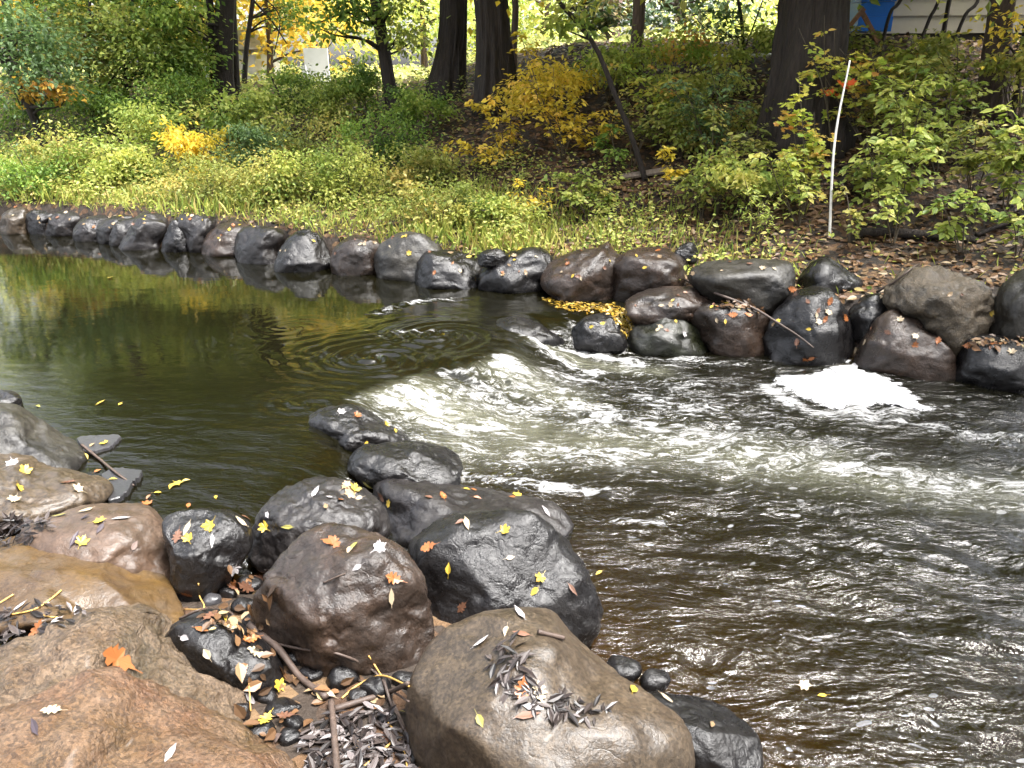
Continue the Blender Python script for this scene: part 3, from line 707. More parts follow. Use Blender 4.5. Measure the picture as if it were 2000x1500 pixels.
# flat slate slabs lying in the shallows
def slab(px, z, label, th=0.05):
    P = smooth_poly(px, 4)
    P = P + rng.normal(size=P.shape) * [1.6, .7]
    T = on_z(P[:, 0], P[:, 1], z)
    T[:, 2] += fbm(T * 3, 2) * 0.008
    ctr = T.mean(0)
    Tin = ctr + (T - ctr) * 0.97 + [0, 0, 0.006]
    n = len(T)
    V = np.concatenate([Tin, T, T - [0, 0, th], Tin.mean(0)[None]])
    a = np.arange(n)
    bb = (a + 1) % n
    Qs = np.concatenate([np.stack([n + a, n + bb, bb, a], 1), np.stack([2 * n + a, 2 * n + bb, n + bb, n + a], 1)])
    Ts = np.stack([a, bb, np.full(n, 3 * n)], 1)
    o = link('slate_slab', mesh('slate_slab', V - ctr, [Qs, Ts], RM['slate'], False), None, ctr, label, 'stone slab')
    return o
slab([(150, 857), (175, 853), (205, 851), (237, 852), (225, 864), (214, 873), (190, 880), (168, 882), (158, 872)], 0.018, 'flat grey slate slab in the shallows, the farther of two')
slab([(195, 935), (210, 920), (232, 914), (256, 917), (278, 921), (268, 935), (258, 945), (248, 962), (232, 972), (213, 978), (204, 958)], 0.022, 'flat grey slate slab crossed by a thin branch, the nearer of two')
# loose stones between the foreground boulders
def pebble_spots():
    return [(1216, 1306, 38, 'round charcoal stone beside the big tan boulder at the water, larger of two'), (1279, 1326, 28, 'round charcoal stone beside the big tan boulder at the water, smaller of two'),
            (85, 1185, 50, 'smooth grey brown stone under the wet ochre boulder'), (25, 1238, 52, 'flat greenish grey stone at the left edge above the granite'),
            (170, 1172, 34, 'angular grey chip of stone under the wet ochre boulder'),
            (414, 1172, 19, 'small egg shaped blue grey stone beside the dark pitted boulder'), (446, 1160, 20, 'dark oval stone next to the egg shaped blue grey stone'),
            (480, 1108, 26, 'black white veined stone under the hollowed brown boulder'), (488, 1145, 28, 'black stone against the left side of the large reddish block'),
            (478, 1185, 24, 'shiny wet black stone left of the large reddish block'), (440, 1128, 17, 'small black stone under the dark pitted boulder'),
            (492, 1215, 22, 'black stone touching the left foot of the large reddish block'),
            (608, 1316, 26, 'smooth egg shaped black stone right of the thick brown stick'), (642, 1311, 16, 'small round black stone under the large reddish block'),
            (668, 1325, 34, 'long shiny black stone under the front of the large reddish block'), (578, 1288, 22, 'dark stone in the shade above the thick brown stick'),
            (545, 1275, 16, 'tiny dark stone behind the thick brown stick'), (524, 1362, 22, 'dark stone ringed by grey willow leaves'),
            (553, 1382, 34, 'wet black stone below the dark half hidden rock'), (510, 1432, 36, 'wet black stone with a yellow leaf beside the salmon boulder'),
            (575, 1412, 22, 'round black stone above the willow leaf pile'), (566, 1440, 24, 'dark grey stone left of the willow leaf pile'),
            (735, 1345, 30, 'dark stone under the crossed yellow twigs'), (790, 1330, 26, 'grey stone wedged at the foot of the big tan boulder'),
            (700, 1360, 20, 'small wet stone beside the crossed yellow twigs'), (470, 1395, 24, 'dark stone against the jagged granite end'),
            (10, 1020, 30, 'grey stone under the leaf pile at the left edge'), (755, 1400, 22, 'dark stone at the edge of the willow leaf pile'), (630, 1355, 20, 'dark stone right beside the lower end of the thick brown stick')]
for i, (u, v, rr, lab) in enumerate(pebble_spots()):
    t = np.linspace(0, 2 * np.pi, 9, endpoint=False) + rng.uniform(0, 1)
    j = 1 + rng.uniform(-.16, .16, 9)
    asp = rng.uniform(.65, .9)
    px = np.stack([u + rr * np.cos(t) * j, v + rr * asp * np.sin(t) * j], 1)
    zb = {0: -.22, 1: -.24}.get(i)
    if zb is None:
        zb = ground_hit(u, v + rr * asp * .6)[2] - .01
    boulder('p%d' % i, px, zb, 'slate' if i in (5, 2) else 'moss' if i == 3 else 'dark', lab, '', 'stone', 4, facets=2, rough=.3, chips=0, group='loose stones between the foreground boulders')

# ------------------------------------------------------------------ leaves as geometry
DIAM = (np.array([(0, 0, 0), (-.30, .42, .07), (0, 1, -.08), (.30, .42, .07)], float), [(0, 3, 2), (0, 2, 1)])
OVAL = (np.array([(0, 0, 0), (.22, .2, .05), (.27, .52, .06), (0, 1, -.06), (-.27, .52, .06), (-.22, .2, .05)], float), [(0, 1, 2, 3), (0, 3, 4, 5)])
LANCE = (np.array([(0, 0, 0), (.15, .30, .03), (.13, .62, .03), (0, 1, -.05), (-.13, .62, .03), (-.15, .30, .03)], float), [(0, 1, 2, 3), (0, 3, 4, 5)])
BLADE = (np.array([(-.018, 0, 0), (.018, 0, 0), (.014, .6, .02), (0, 1, -.12), (-.014, .6, .02)], float), [(0, 1, 2), (0, 2, 3), (0, 3, 4)])
def lobed(tips):
    """star outline from (angle deg from +Y, radius) pairs about a point on the midrib"""
    P = [(0, .38, -.03)] + [(r_ * math.sin(R(a_)), .38 + r_ * math.cos(R(a_)), .05 * (r_ > .4)) for a_, r_ in tips]
    n_ = len(tips)
    return np.array(P, float), [(0, 1 + (i + 1) % n_, 1 + i) for i in range(n_)]
MAPLE = lobed([(0, .64), (8, .52), (15, .54), (23, .38), (34, .42), (47, .58), (56, .47), (63, .49), (75, .34), (92, .34), (107, .41), (122, .31), (150, .20), (172, .30), (188, .30), (210, .20), (238, .31), (253, .41), (268, .34), (285, .34), (297, .49), (304, .47), (313, .58), (326, .42), (337, .38), (345, .54), (352, .52)])
_h = [(.10, .93), (.13, .86), (.08, .79), (.21, .77), (.26, .68), (.11, .61), (.25, .54), (.29, .44), (.11, .39), (.20, .30), (.19, .21), (.06, .16), (.03, .02)]
_o = [(0, 1.0)] + _h + [(-a_, b_) for a_, b_ in _h[::-1]]
OAK = (np.array([(0, .5, -.03)] + [(a_ * 1.15, b_, .12 * abs(a_)) for a_, b_ in _o], float), [(0, 1 + (i + 1) % len(_o), 1 + i) for i in range(len(_o))])

def unit(a):
    return a / (np.linalg.norm(a, axis=-1, keepdims=True) + 1e-9)

def leaves(name, pos, tip, nrm, size, tint, mat, tmpl=OVAL, origin=(0, 0, 0)):
    y_ = unit(tip)
    x_ = unit(np.cross(y_, nrm))
    z_ = np.cross(x_, y_)
    T, Fc = tmpl
    size = np.broadcast_to(size, (len(pos),))
    V = pos[:, None] + size[:, None, None] * (T[None, :, :1] * x_[:, None] + T[None, :, 1:2] * y_[:, None] + T[None, :, 2:] * z_[:, None])
    n_, k_ = len(pos), len(T)
    Fa = (np.array(Fc)[None] + (np.arange(n_) * k_)[:, None, None]).reshape(-1, len(Fc[0]))
    return mesh(name, V.reshape(-1, 3) - np.asarray(origin), [Fa], mat, False, {'tint': np.repeat(np.clip(tint, 0, 1), k_)})

def ball(n_):
    return unit(rng.normal(size=(n_, 3)))

def crown_pts(c, rad, n_, ncl, flat=0.55, spread=0.34):
    """leaf positions bunched into layered clumps inside an uneven ellipsoid"""
    rad = np.array(rad, float)
    cc = ball(ncl) * (rng.random(ncl) ** 0.45)[:, None]
    cc *= (0.75 + 0.35 * rng.random(ncl))[:, None]
    C = np.array(c) + cc * rad
    wgt = rng.random(ncl) + .3
    pick = rng.choice(ncl, n_, p=wgt / wgt.sum())
    off = rng.normal(size=(n_, 3)) * np.array([1, 1, flat]) * spread * rad.mean() * (0.6 + 0.8 * rng.random(ncl))[pick][:, None]
    pos = C[pick] + off
    tint = (rng.normal(.45, .22, ncl))[pick] + rng.normal(0, .13, n_)
    tip = unit(off * [1, 1, .2] + rng.normal(size=(n_, 3)) * .3 * rad.mean() + np.array([0, 0, -.18 * rad.mean()]))
    nrm = unit(np.array([0, 0, 1.0]) + rng.normal(size=(n_, 3)) * .45)
    return pos, tip, nrm, tint, C

def curve(P, n_=14):
    P = np.array(P, float)
    if len(P) == 2:
        return P[0] + (P[1] - P[0]) * np.linspace(0, 1, n_)[:, None]
    t = np.linspace(0, len(P) - 1, n_)
    Q_ = np.concatenate([[2 * P[0] - P[1]], P, [2 * P[-1] - P[-2]]])
    i = np.minimum(t.astype(int), len(P) - 2)
    f = (t - i)[:, None]
    a, b_, c_, d_ = Q_[i], Q_[i + 1], Q_[i + 2], Q_[i + 3]
    return 0.5 * (2 * b_ + (c_ - a) * f + (2 * a - 5 * b_ + 4 * c_ - d_) * f ** 2 + (-a + 3 * b_ - 3 * c_ + d_) * f ** 3)

def tree(label, base, path, wpx, H, crowns, bark=None, name='tree', group='trees on the far bank', flare=1.35, extra=(), dist=None, limbs=True, seg=12, sink=0.15):
    """base: pixel of the foot (or with dist: its column and its distance); path: pixels up the trunk; crowns: (u, v, dy, rx, ry, rz, leaves, size, foliage, clumps)"""
    if dist is None:
        b0 = ground_hit(*base)
    else:
        b0 = on_y(float(base[0]), float(base[1]), dist)
        b0[2] = terrain(b0[0:1], b0[1:2])[0]
    yb = b0[1]
    dep = project(b0[None])[2][0]
    pts = [b0 - [0, 0, sink]] + [on_y(float(u), float(v), yb) for u, v in path]
    dv = pts[-1] - pts[-2]
    while pts[-1][2] < H:
        dv = unit(dv + rng.normal(size=3) * .06 + [0, 0, .12]) * 1.1
        pts.append(pts[-1] + dv)
    r0 = wpx * dep / FPX / 2
    C = curve(pts, 40 if wpx > 30 else 26)
    s_ = np.linspace(0, 1, len(C))
    zrel = np.clip((C[:, 2] - b0[2]) / max(H, .5), 0, 1)
    rad = r0 * (1 - .72 * zrel) * (1 + (flare - 1) * np.exp(-np.maximum(C[:, 2] - b0[2], 0) / (r0 * 2.2)))
    mb = MB()
    mb.tube(C, rad, 72 if wpx > 40 else seg, .16 if wpx > 20 else .1)
    for (pth, wp) in extra:
        E = curve([on_y(float(u), float(v), yb) for u, v in pth], 16)
        mb.tube(E, wp * dep / FPX / 2 * np.linspace(1, .6, 16), 9, .12)
    fol = {}
    for (u, v, dy, rx, ry, rz, n_, size, key, ncl) in crowns:
        c = on_y(float(u), float(v), yb + dy)
        pos, tip, nrm, tint, CC = crown_pts(c, (rx, ry, rz), n_, ncl)
        if v <= -300:                          # nothing hangs below the high crowns
            kp = pos[:, 2] > c[2] - rz * (1.15 if v > -1000 else 1.0)
            pos, tip, nrm, tint = pos[kp], tip[kp], nrm[kp], tint[kp]
            n_ = len(pos)
        fol.setdefault(key, []).append((pos, tip, nrm, np.full(n_, size) * rng.uniform(.7, 1.3, n_), tint))
        if limbs:
            for q in CC[:max(6, min(14, ncl // 3))]:
                j = np.argmin(np.abs(C[:, 2] - (q[2] - .35 * np.hypot(q[0] - C[:, 0], q[1] - C[:, 1]))))
                a = C[j]
                L = np.linalg.norm(q - a)
                m1_ = a + (q - a) * .35 + rng.normal(size=3) * .06 * L
                m2_ = a + (q - a) * .7 + rng.normal(size=3) * .08 * L
                mb.tube(curve([a, m1_, m2_, q], 8), np.linspace(min(rad[j] * .45, .012 + .02 * L), .004, 8), 5)
    root = link(name, None, None, b0, label, 'tree', group)
    link('trunk', mb.build('trunk', bark or BARK, True, b0), root)
    for key, L in fol.items():
        pos, tip, nrm, size, tint = (np.concatenate([l[i] for l in L]) for i in range(5))
        link('crown', leaves('crown', pos, tip, nrm, size, tint, FM[key], DIAM, b0), root)
    return root

def sapling(label, base, tops, wide, nleaf, size, key, tmpl=OVAL, name='sapling', cat='sapling', group='saplings on the far bank', dist=None, droop=.35, low=.3, stem=.008, extra_keys=()):
    """stems from the foot to each pixel in tops (same distance), with flat drooping sprays of leaves"""
    b0 = ground_hit(*base)
    if dist is not None: b0 = on_y(float(base[0]), float(base[1]), dist); b0[2] = terrain(b0[0:1], b0[1:2])[0]
    mb = MB()
    P, Tt, Nn, Ti = [], [], [], []
    per = max(1, nleaf // len(tops))
    for (u, v) in tops:
        if base[0] > 1180 and dist is None and v > 150: v = max(95, v - rng.uniform(5, 70))
        tp = on_y(float(u), float(v), b0[1] + rng.uniform(-.35, .25))
        L = np.linalg.norm(tp - b0)
        mid = b0 + (tp - b0) * .5 + rng.normal(size=3) * .05 * L + [0, 0, .08 * L]
        C = curve([b0 - [0, 0, .04], mid, tp], 14)
        mb.tube(C, np.linspace(stem, .003, 14), 5)
        nsp = max(4, int(per * (1.9 if base[0] > 1180 else 1.8)) // 9)
        wide_ = wide * (1.2 if base[0] > 1180 else 1.0)
        for _ in range(nsp):
            t = low + (1 - low) * rng.random() ** .8
            a = C[min(13, int(t * 13))]
            ang = rng.uniform(0, 2 * np.pi)
            ln = wide_ * rng.uniform(.35, 1.0) * (1.2 - .75 * t)
            dirv = np.array([math.cos(ang), math.sin(ang) * .8, rng.uniform(-.1, .35)])
            e_ = a + dirv * ln
            k_ = curve([a, a + dirv * ln * .5 + [0, 0, .06 * ln], e_ - [0, 0, droop * ln * .5]], 6)
            mb.tube(k_, np.linspace(.0035, .0015, 6), 4)
            side = np.array([-dirv[1], dirv[0], 0])
            ct = rng.normal(.45, .2)
            for q in range(9):
                tq = .25 + .75 * q / 8
                j = min(5, int(tq * 5))
                sgn = 1 if q % 2 else -1
                P.append(k_[j] + rng.normal(size=3) * .02)
                Tt.append(dirv * (.5 + .5 * (q == 8)) + side * sgn * (.9 if q < 8 else 0) + [0, 0, -droop] + rng.normal(size=3) * .25)
                Nn.append(np.array([0, -.25, 1]) + rng.normal(size=3) * .35)
                Ti.append(ct + rng.normal(0, .13))
    P, Tt, Nn, Ti = map(np.array, (P, Tt, Nn, Ti))
    root = link(name, None, None, b0, label, cat, group)
    link('stem', mb.build('stem', STEM, True, b0), root)
    sz = size * .78 * rng.uniform(.55, 1.3, len(P))
    link('leaves', leaves('leaves', P, Tt, Nn, sz, Ti, FM[key], tmpl, b0), root)
    for (ek, u, v, n_, rr) in extra_keys:
        c = on_y(float(u), float(v), b0[1] - .15)
        pos = c + rng.normal(size=(n_, 3)) * rr
        link('leaf_cluster', leaves('leaf_cluster', pos, ball(n_) * [1, 1, .4] - [0, 0, .3], unit(np.array([0, -.5, 1]) + rng.normal(size=(n_, 3)) * .3), np.full(n_, size * 1.15), rng.random(n_), FM[ek], tmpl, b0), root)
    return root

def bush(label, base, px_c, rad, n_, size, key, ncl=16, name='bush', cat='bush', group='bushes on the far bank', tmpl=OVAL, dy=0.0, flat=.6):
    b0 = ground_hit(*base)
    c = on_y(float(px_c[0]), float(px_c[1]), b0[1] + dy)
    n_ = int(n_ * 1.5)
    size = size * .72
    pos, tip, nrm, tint, CC = crown_pts(c, rad, n_, ncl, flat, .26)
    g = terrain(pos[:, 0], pos[:, 1])
    pos[:, 2] = np.maximum(pos[:, 2], g + .03)
    mb = MB()
    for q in CC[:8]:
        m_ = b0 + (q - b0) * .5 + rng.normal(size=3) * .08
        mb.tube(curve([b0 - [0, 0, .05], m_, q], 8), np.linspace(.012, .003, 8), 5)
    root = link(name, None, None, b0, label, cat, group)
    link('stem', mb.build('stem', STEM, True, b0), root)
    link('foliage', leaves('foliage', pos, tip, nrm, size * rng.uniform(.6, 1.3, n_), tint, FM[key], tmpl, b0), root)
    return root

# ------------------------------------------------------------------ trees on and behind the far bank
# crowns: (u, v, dy, rx, ry, rz, leaves, size, foliage, clumps)
tree('dark twin trunked tree standing among green shrubs, left of centre', (438, 226), [(436, 120), (440, 0)], 40, 11,
     [(380, -1050, .6, 3.0, 2.4, 2.0, 1900, .20, 'green', 30), (440, -2000, .2, 3.2, 2.6, 2.2, 1300, .21, 'green', 26), (430, -480, 0, 2.8, 2.4, 2.2, 7000, .15, 'green', 50), (330, 15, -.6, .9, .8, .5, 1100, .10, 'green', 14)], extra=[([(421, 215), (417, 110), (405, -60)], 20)])
tree('slim dark trunk close to the right of the twin trunked tree', (460, 198), [(458, 100), (454, 0)], 16, 10, [(540, -1050, .6, 3.0, 2.4, 2.0, 1900, .20, 'green', 30), (600, -2000, .2, 3.2, 2.6, 2.2, 1300, .21, 'green', 26), (500, -420, 0, 2.0, 2, 1.8, 4500, .14, 'lime', 36)])
tree('thin leaning trunk in front of the golden tree', (474, 178), [(482, 90), (494, 0)], 10, 9, [(560, -330, 1, 1.8, 1.8, 1.5, 4000, .13, 'lime', 30), (560, 15, .3, .7, .6, .35, 600, .09, 'green', 10)], extra=[([(494, 0), (530, 40), (560, 85)], 4), ([(494, -20), (545, 30), (535, 110)], 3)])
tree('slender dark trunk leaning left, rising from the bare slope', (772, 228), [(755, 130), (733, -5)], 26, 11,
     [(680, -1050, .6, 3.0, 2.4, 2.0, 1900, .20, 'green', 30), (740, -2000, .2, 3.2, 2.6, 2.2, 1300, .21, 'green', 26), (700, -400, 0, 2.6, 2.2, 2.0, 6500, .14, 'lime', 44), (690, 25, -.3, .9, .6, .45, 900, .10, 'green', 12), (780, 45, -.2, .45, .4, .6, 450, .10, 'lime', 10)], extra=[([(745, 70), (700, 20), (620, 45)], 4)])
tree('stout grey green trunk with a second stem, left of the ridged trunk', (868, 190), [(880, 100), (886, 0)], 48, 13,
     [(880, -1050, .6, 3.0, 2.4, 2.0, 1900, .20, 'green', 30), (940, -2000, .2, 3.2, 2.6, 2.2, 1300, .21, 'green', 26), (860, -520, 0, 3.0, 2.6, 2.4, 8000, .15, 'lime', 52)], extra=[([(902, 178), (905, 90), (908, -20)], 17)], flare=1.7)
tree('thick dark ridged trunk in the middle of the bank', (968, 212), [(966, 100), (958, -5)], 62, 13,
     [(1060, -1050, .6, 3.0, 2.4, 2.0, 1900, .20, 'green', 30), (1120, -2000, .2, 3.2, 2.6, 2.2, 1300, .21, 'green', 26), (1000, -560, 0, 3.2, 2.8, 2.4, 8500, .15, 'olive', 54)], flare=1.5)
tree('thin straight reddish trunk just right of the ridged trunk', (1003, 160), [(1004, 80), (1006, -5)], 13, 10, [(1040, -380, .5, 1.7, 1.7, 1.6, 3500, .14, 'far', 28)], BARK_FAR)
tree('dark arching trunk curving up to the left over the yellow saplings', (1268, 350), [(1238, 280), (1203, 190), (1165, 95), (1120, 35), (1078, -20)], 11, 6.0,
     [(1010, -230, -.3, 1.6, 1.2, .9, 2600, .12, 'yellow', 26), (1130, 30, 0, .55, .4, .3, 220, .11, 'lime', 8)], flare=1.2)
tree('brown furrowed trunk between arching tree and the white rail', (1240, 150), [(1244, 80), (1249, -5)], 26, 11, [(1350, -1050, .6, 3.0, 2.4, 2.0, 1900, .20, 'green', 30), (1410, -2000, .2, 3.2, 2.6, 2.2, 1300, .21, 'green', 26), (1290, -420, 0, 2.3, 2.2, 2.0, 5000, .15, 'far', 36)], plain('bark brown', (0.10, 0.07, 0.055), 0.8, 0.5, 14, 0.9, (3, 3, 0.35)))
tree('pale pinkish pine trunk far behind the brown furrowed trunk', (1190, 110), [(1194, 60), (1202, -10)], 28, 14, [(1180, 25, -.6, .9, .8, .45, 1300, .16, 'pine', 14), (1240, -420, 0, 3, 3, 2, 5000, .2, 'pine', 30)], BARK_PINE, 'pine_tree', dist=21)
tree('massive dark trunk with flared roots beside the white pole', (1572, 268), [(1573, 180), (1582, 100), (1594, -10)], 114, 14,
     [(1650, -1050, .6, 3.0, 2.4, 2.0, 1900, .20, 'green', 30), (1710, -2000, .2, 3.2, 2.6, 2.2, 1300, .21, 'green', 26), (1640, -620, .5, 3.8, 3.0, 2.8, 10000, .16, 'olive', 60)], flare=1.6, sink=.35)
tree('brown trunk standing before the beige house at the right edge', (1938, 214), [(1945, 120), (1960, -5)], 44, 12, [(2100, -1050, .6, 3.0, 2.4, 2.0, 1900, .20, 'green', 30), (2160, -2000, .2, 3.2, 2.6, 2.2, 1300, .21, 'green', 26), (1960, -520, .2, 3.0, 2.4, 2.2, 6500, .15, 'lime', 44)], plain('bark grey brown', (0.085, 0.06, 0.05), 0.8, 0.5, 14, 0.9, (3, 3, 0.35)), flare=1.5)
tree('dark leaning shrub tree at the far left with blue green leaves', (88, 292), [(70, 240), (40, 172), (2, 112), (-50, 50)], 17, 4.2,
     [(70, 110, -.2, 1.05, .8, .75, 2600, .085, 'bluegreen', 26), (-40, 30, 0, 1.3, 1, .8, 2200, .09, 'bluegreen', 20), (95, 178, -.4, .42, .3, .25, 320, .10, 'gold', 8)], flare=1.1)
tree('short forked tree with pale green layered leaves on the left bank', (256, 245), [(248, 180), (246, 115), (252, 75)], 9, 3.6,
     [(270, 70, 0, 1.15, .9, .5, 3000, .09, 'lime', 22), (180, 105, -.2, .8, .6, .4, 1500, .09, 'olive', 14), (340, 120, .1, .8, .6, .6, 1700, .09, 'green', 16)], extra=[([(246, 118), (262, 108), (288, 100)], 5), ([(200, 190), (215, 160), (245, 120)], 5)])
tree('thin crooked stem with olive leaves behind the orange tinted branch', (178, 250), [(180, 190), (170, 120), (174, 60)], 8, 3.8, [(150, 60, .2, .9, .8, .6, 1900, .09, 'olive', 18), (215, 200, .1, .8, .6, .5, 1300, .09, 'green', 14)])
tree('dark slanting stem crossing the green foliage left of the twin trunk', (330, 150), [(316, 100), (302, 45), (285, -10)], 9, 7, [(300, -220, 0, 1.7, 1.5, 1.4, 3600, .12, 'green', 28), (370, 60, .3, .9, .8, .7, 1700, .10, 'lime', 16)], dist=15.5)
tree('dark upright trunk at the far left top corner', (22, 120), [(18, 60), (8, -10)], 15, 10, [(20, -330, 0, 2.2, 2, 1.8, 4500, .14, 'green', 34)], dist=18)
tree('second dark trunk near the far left top corner', (66, 110), [(62, 50), (55, -10)], 18, 11, [(110, -400, 1, 2.4, 2.2, 2, 5000, .15, 'lime', 36)], dist=19)
tree('reddish brown trunk showing through leaves on the far left', (104, 190), [(103, 100), (98, -10)], 24, 11, [(60, -1050, .6, 3.0, 2.4, 2.0, 1900, .20, 'green', 30), (120, -2000, .2, 3.2, 2.6, 2.2, 1300, .21, 'green', 26), (160, -380, 1, 2.4, 2.2, 2, 5000, .15, 'green', 36), (150, 20, -1, 1.0, .8, .6, 1500, .11, 'green', 14)], BARK_FAR, dist=17)
tree('slim forked black stem with small grey green leaves before the white rail', (1458, 155), [(1452, 95), (1448, 40), (1440, -10)], 7, 4.6, [(1420, 25, 0, .5, .4, .4, 260, .085, 'bluegreen', 10), (1460, -150, 0, .9, .8, .7, 900, .10, 'green', 14)], extra=[([(1452, 100), (1470, 55), (1492, -5)], 4), ([(1458, 155), (1445, 100), (1437, 50)], 3)])
tree('slim dark leaning trunk at the right edge with yellow leaves', (1975, 238), [(1985, 180), (1998, 90), (2012, 10)], 12, 6, [(1975, 60, -.2, .5, .4, .45, 260, .07, 'yellow', 12), (2050, -200, 0, 1.4, 1.2, 1, 1500, .12, 'lime', 18)])
for i, (bb_, pp, lab) in enumerate([((1726, 60), [(1738, 28), (1764, -8)], 'dark bent stem right beside the blue bin'), ((1795, 78), [(1815, 38), (1836, -8)], 'dark slanting stem, second from the blue bin'),
                                    ((1842, 76), [(1848, 35), (1856, -8)], 'straight grey stem before the middle of the siding'), ((1862, 66), [(1885, 30), (1914, -12)], 'dark stem slanting right before the beige siding')]):
    tree(lab, bb_, pp, 7 if i != 2 else 9, 5.2, [(pp[-1][0] + 20, -330, 0, .9, .8, .5, 600, .08, 'lime', 10)], group='thin stems before the beige house', dist=11.6, seg=7)
# far trees beyond the bank, in the open light, leaf colour raised for glow
FARTREES = [(-120, 27, 4.0, 3.6, 'far', 'yellow green tree filling the gap at the far left edge'), (45, 26, 4.2, 1.9, 'fargold', 'golden tree glimpsed between the trunks at the far left'), (200, 29, 4.4, 3.6, 'far', 'pale yellow green tree behind the short forked tree'),
            (345, 25, 4.0, 3.0, 'lime', 'bright green tree behind the slanting stem'), (525, 24, 4.0, 2.7, 'fargold', 'bright golden tree beside the small white house'), (640, 33, 4.8, 3.6, 'far', 'pale green tree behind the white panel'),
            (745, 36, 4.6, 3.6, 'far', 'pale yellow green tree behind the slender leaning trunk'), (830, 30, 5.0, 3.0, 'far', 'misty green tree left of the stout trunk'), (930, 36, 4.2, 3.4, 'far', 'pale tree seen between the two thickest middle trunks'),
            (1060, 31, 3.0, 2.6, 'lime', 'light green tree low behind the arching trunk'), (1130, 40, 5.5, 3.8, 'far', 'pale far tree behind the pink pine trunk'), (1330, 30, 4.8, 2.6, 'pine', 'grey green pine with rusty tufts above the white rail'),
            (1420, 38, 3.2, 2.6, 'far', 'low pale yellow tree above the white rail'), (1530, 34, 3.0, 2.4, 'far', 'pale lime tree left of the massive trunk')]
for (u, yy, zc, rr, key, lab) in FARTREES:
    vtop = 750 - FPX * math.tan(math.atan((zc - CAM_H) / yy) + PITCH)
    tree(lab, (u, 140), [(u + rng.uniform(-6, 6), 80), (u + rng.uniform(-12, 12), 10)], 13, zc + rr * .6,
         ([(u, vtop - 330, 1, rr * 1.2, rr, rr * .9, 2600, .26, key if key != 'fargold' else 'lime', 34)] if u < 760 else []) + [(u, vtop, 0, rr, rr * .9, rr * .75, 2300, .24 if key != 'pine' else .28, key, 44), (u, vtop - 130, .5, rr * .9, rr * .8, rr * .8, 1200, .24, key, 34)], BARK_FAR, 'pine_tree' if key == 'pine' else 'tree', 'trees far beyond the bank', dist=yy, seg=7)
k = N('hedge of far woods')

# ------------------------------------------------------------------ saplings and shrubs on the right slope
sapling('yellow green maple sapling with a red leaf cluster at the white pole top', (1700, 300), [(1600, 130), (1640, 95), (1680, 120), (1620, 165), (1700, 95)], .42, 190, .115, 'maple', MAPLE, extra_keys=[('red', 1630, 172, 7, .05)])
sapling('pale maple sapling with peach tinted leaves left of the white pole', (1572, 420), [(1560, 205), (1590, 250), (1545, 240), (1600, 300), (1570, 330)], .38, 210, .11, 'maple', MAPLE)
sapling('leafy green sapling with drooping sprays below the peach tinted maple', (1560, 440), [(1500, 330), (1560, 345), (1600, 320), (1530, 370), (1590, 390)], .36, 230, .105, 'lime')
sapling('fine branched dark green shrub left of the massive trunk', (1395, 330), [(1330, 160), (1385, 120), (1420, 190), (1350, 220), (1440, 230), (1300, 200)], .42, 420, .085, 'bluegreen', group='saplings on the far bank')
sapling('upright sapling with small green leaves in front of the mossy log', (1402, 420), [(1395, 250), (1430, 270), (1380, 320), (1420, 330)], .34, 220, .09, 'olive')
sapling('yellow buckthorn sapling spreading over the ridged trunk', (985, 330), [(920, 195), (960, 180), (1000, 200), (890, 270), (985, 255), (870, 290)], .42, 330, .10, 'yellow')
sapling('tall yellow sapling between the ridged trunk and the arching trunk', (1100, 310), [(1040, 150), (1080, 130), (1110, 165), (1060, 210), (1130, 190), (1020, 70), (1010, 50)], .42, 380, .10, 'yellow')
sapling('second yellow sapling with lower sprays under the arching trunk', (1165, 300), [(1130, 225), (1180, 215), (1090, 240), (1200, 245)], .38, 230, .10, 'yellow')
sapling('yellow green sapling beside the brown furrowed trunk', (1290, 270), [(1240, 150), (1280, 120), (1320, 150), (1210, 190), (1310, 200)], .40, 260, .10, 'maple')
sapling('pale lime shrub low on the slope under the arching trunk', (1150, 425), [(1090, 340), (1140, 330), (1190, 345), (1210, 380), (1110, 380)], .36, 300, .10, 'lime')
sapling('drooping pale yellow sprig between lime shrub and grass', (1040, 430), [(1010, 350), (1045, 365), (1060, 390)], .26, 90, .10, 'yellow', LANCE)
sapling('lime sapling right of the white pole top', (1780, 300), [(1740, 150), (1790, 110), (1770, 180), (1820, 130), (1720, 200)], .40, 230, .115, 'lime')
sapling('five fingered green sapling in the middle of the right slope', (1770, 350), [(1740, 205), (1790, 215), (1760, 250), (1830, 210), (1800, 265)], .38, 220, .11, 'lime')
sapling('olive sapling with hanging leaves before the beige siding', (1850, 270), [(1830, 100), (1870, 90), (1890, 120), (1850, 150), (1810, 120)], .36, 220, .10, 'olive')
sapling('tall thin sapling in front of the brown trunk at right', (1872, 330), [(1880, 150), (1900, 180), (1860, 190), (1920, 215)], .34, 180, .105, 'lime')
sapling('round leaved sapling over the blue bin foot', (1680, 200), [(1660, 45), (1690, 60), (1720, 55), (1650, 70)], .34, 200, .095, 'olive')
sapling('wide fresh green shrub low on the slope right of the white pole', (1740, 450), [(1690, 310), (1740, 300), (1790, 310), (1700, 360), (1760, 370), (1830, 330)], .40, 340, .115, 'lime')
sapling('bright green shrub at the right edge half way up the slope', (1960, 440), [(1920, 280), (1970, 260), (2010, 270), (1940, 330), (1990, 350)], .42, 300, .125, 'lime')
sapling('low green plant by the dark fallen log', (1745, 480), [(1715, 425), (1755, 415), (1780, 445)], .24, 110, .095, 'lime')
sapling('bright yellow green plant right of the dark fallen log', (1880, 500), [(1840, 440), (1880, 430), (1910, 450), (1860, 465)], .28, 150, .11, 'lime')
sapling('small lime plant at the lower right edge of the leaf litter', (1985, 505), [(1960, 465), (2000, 450), (2015, 480)], .25, 80, .11, 'lime')
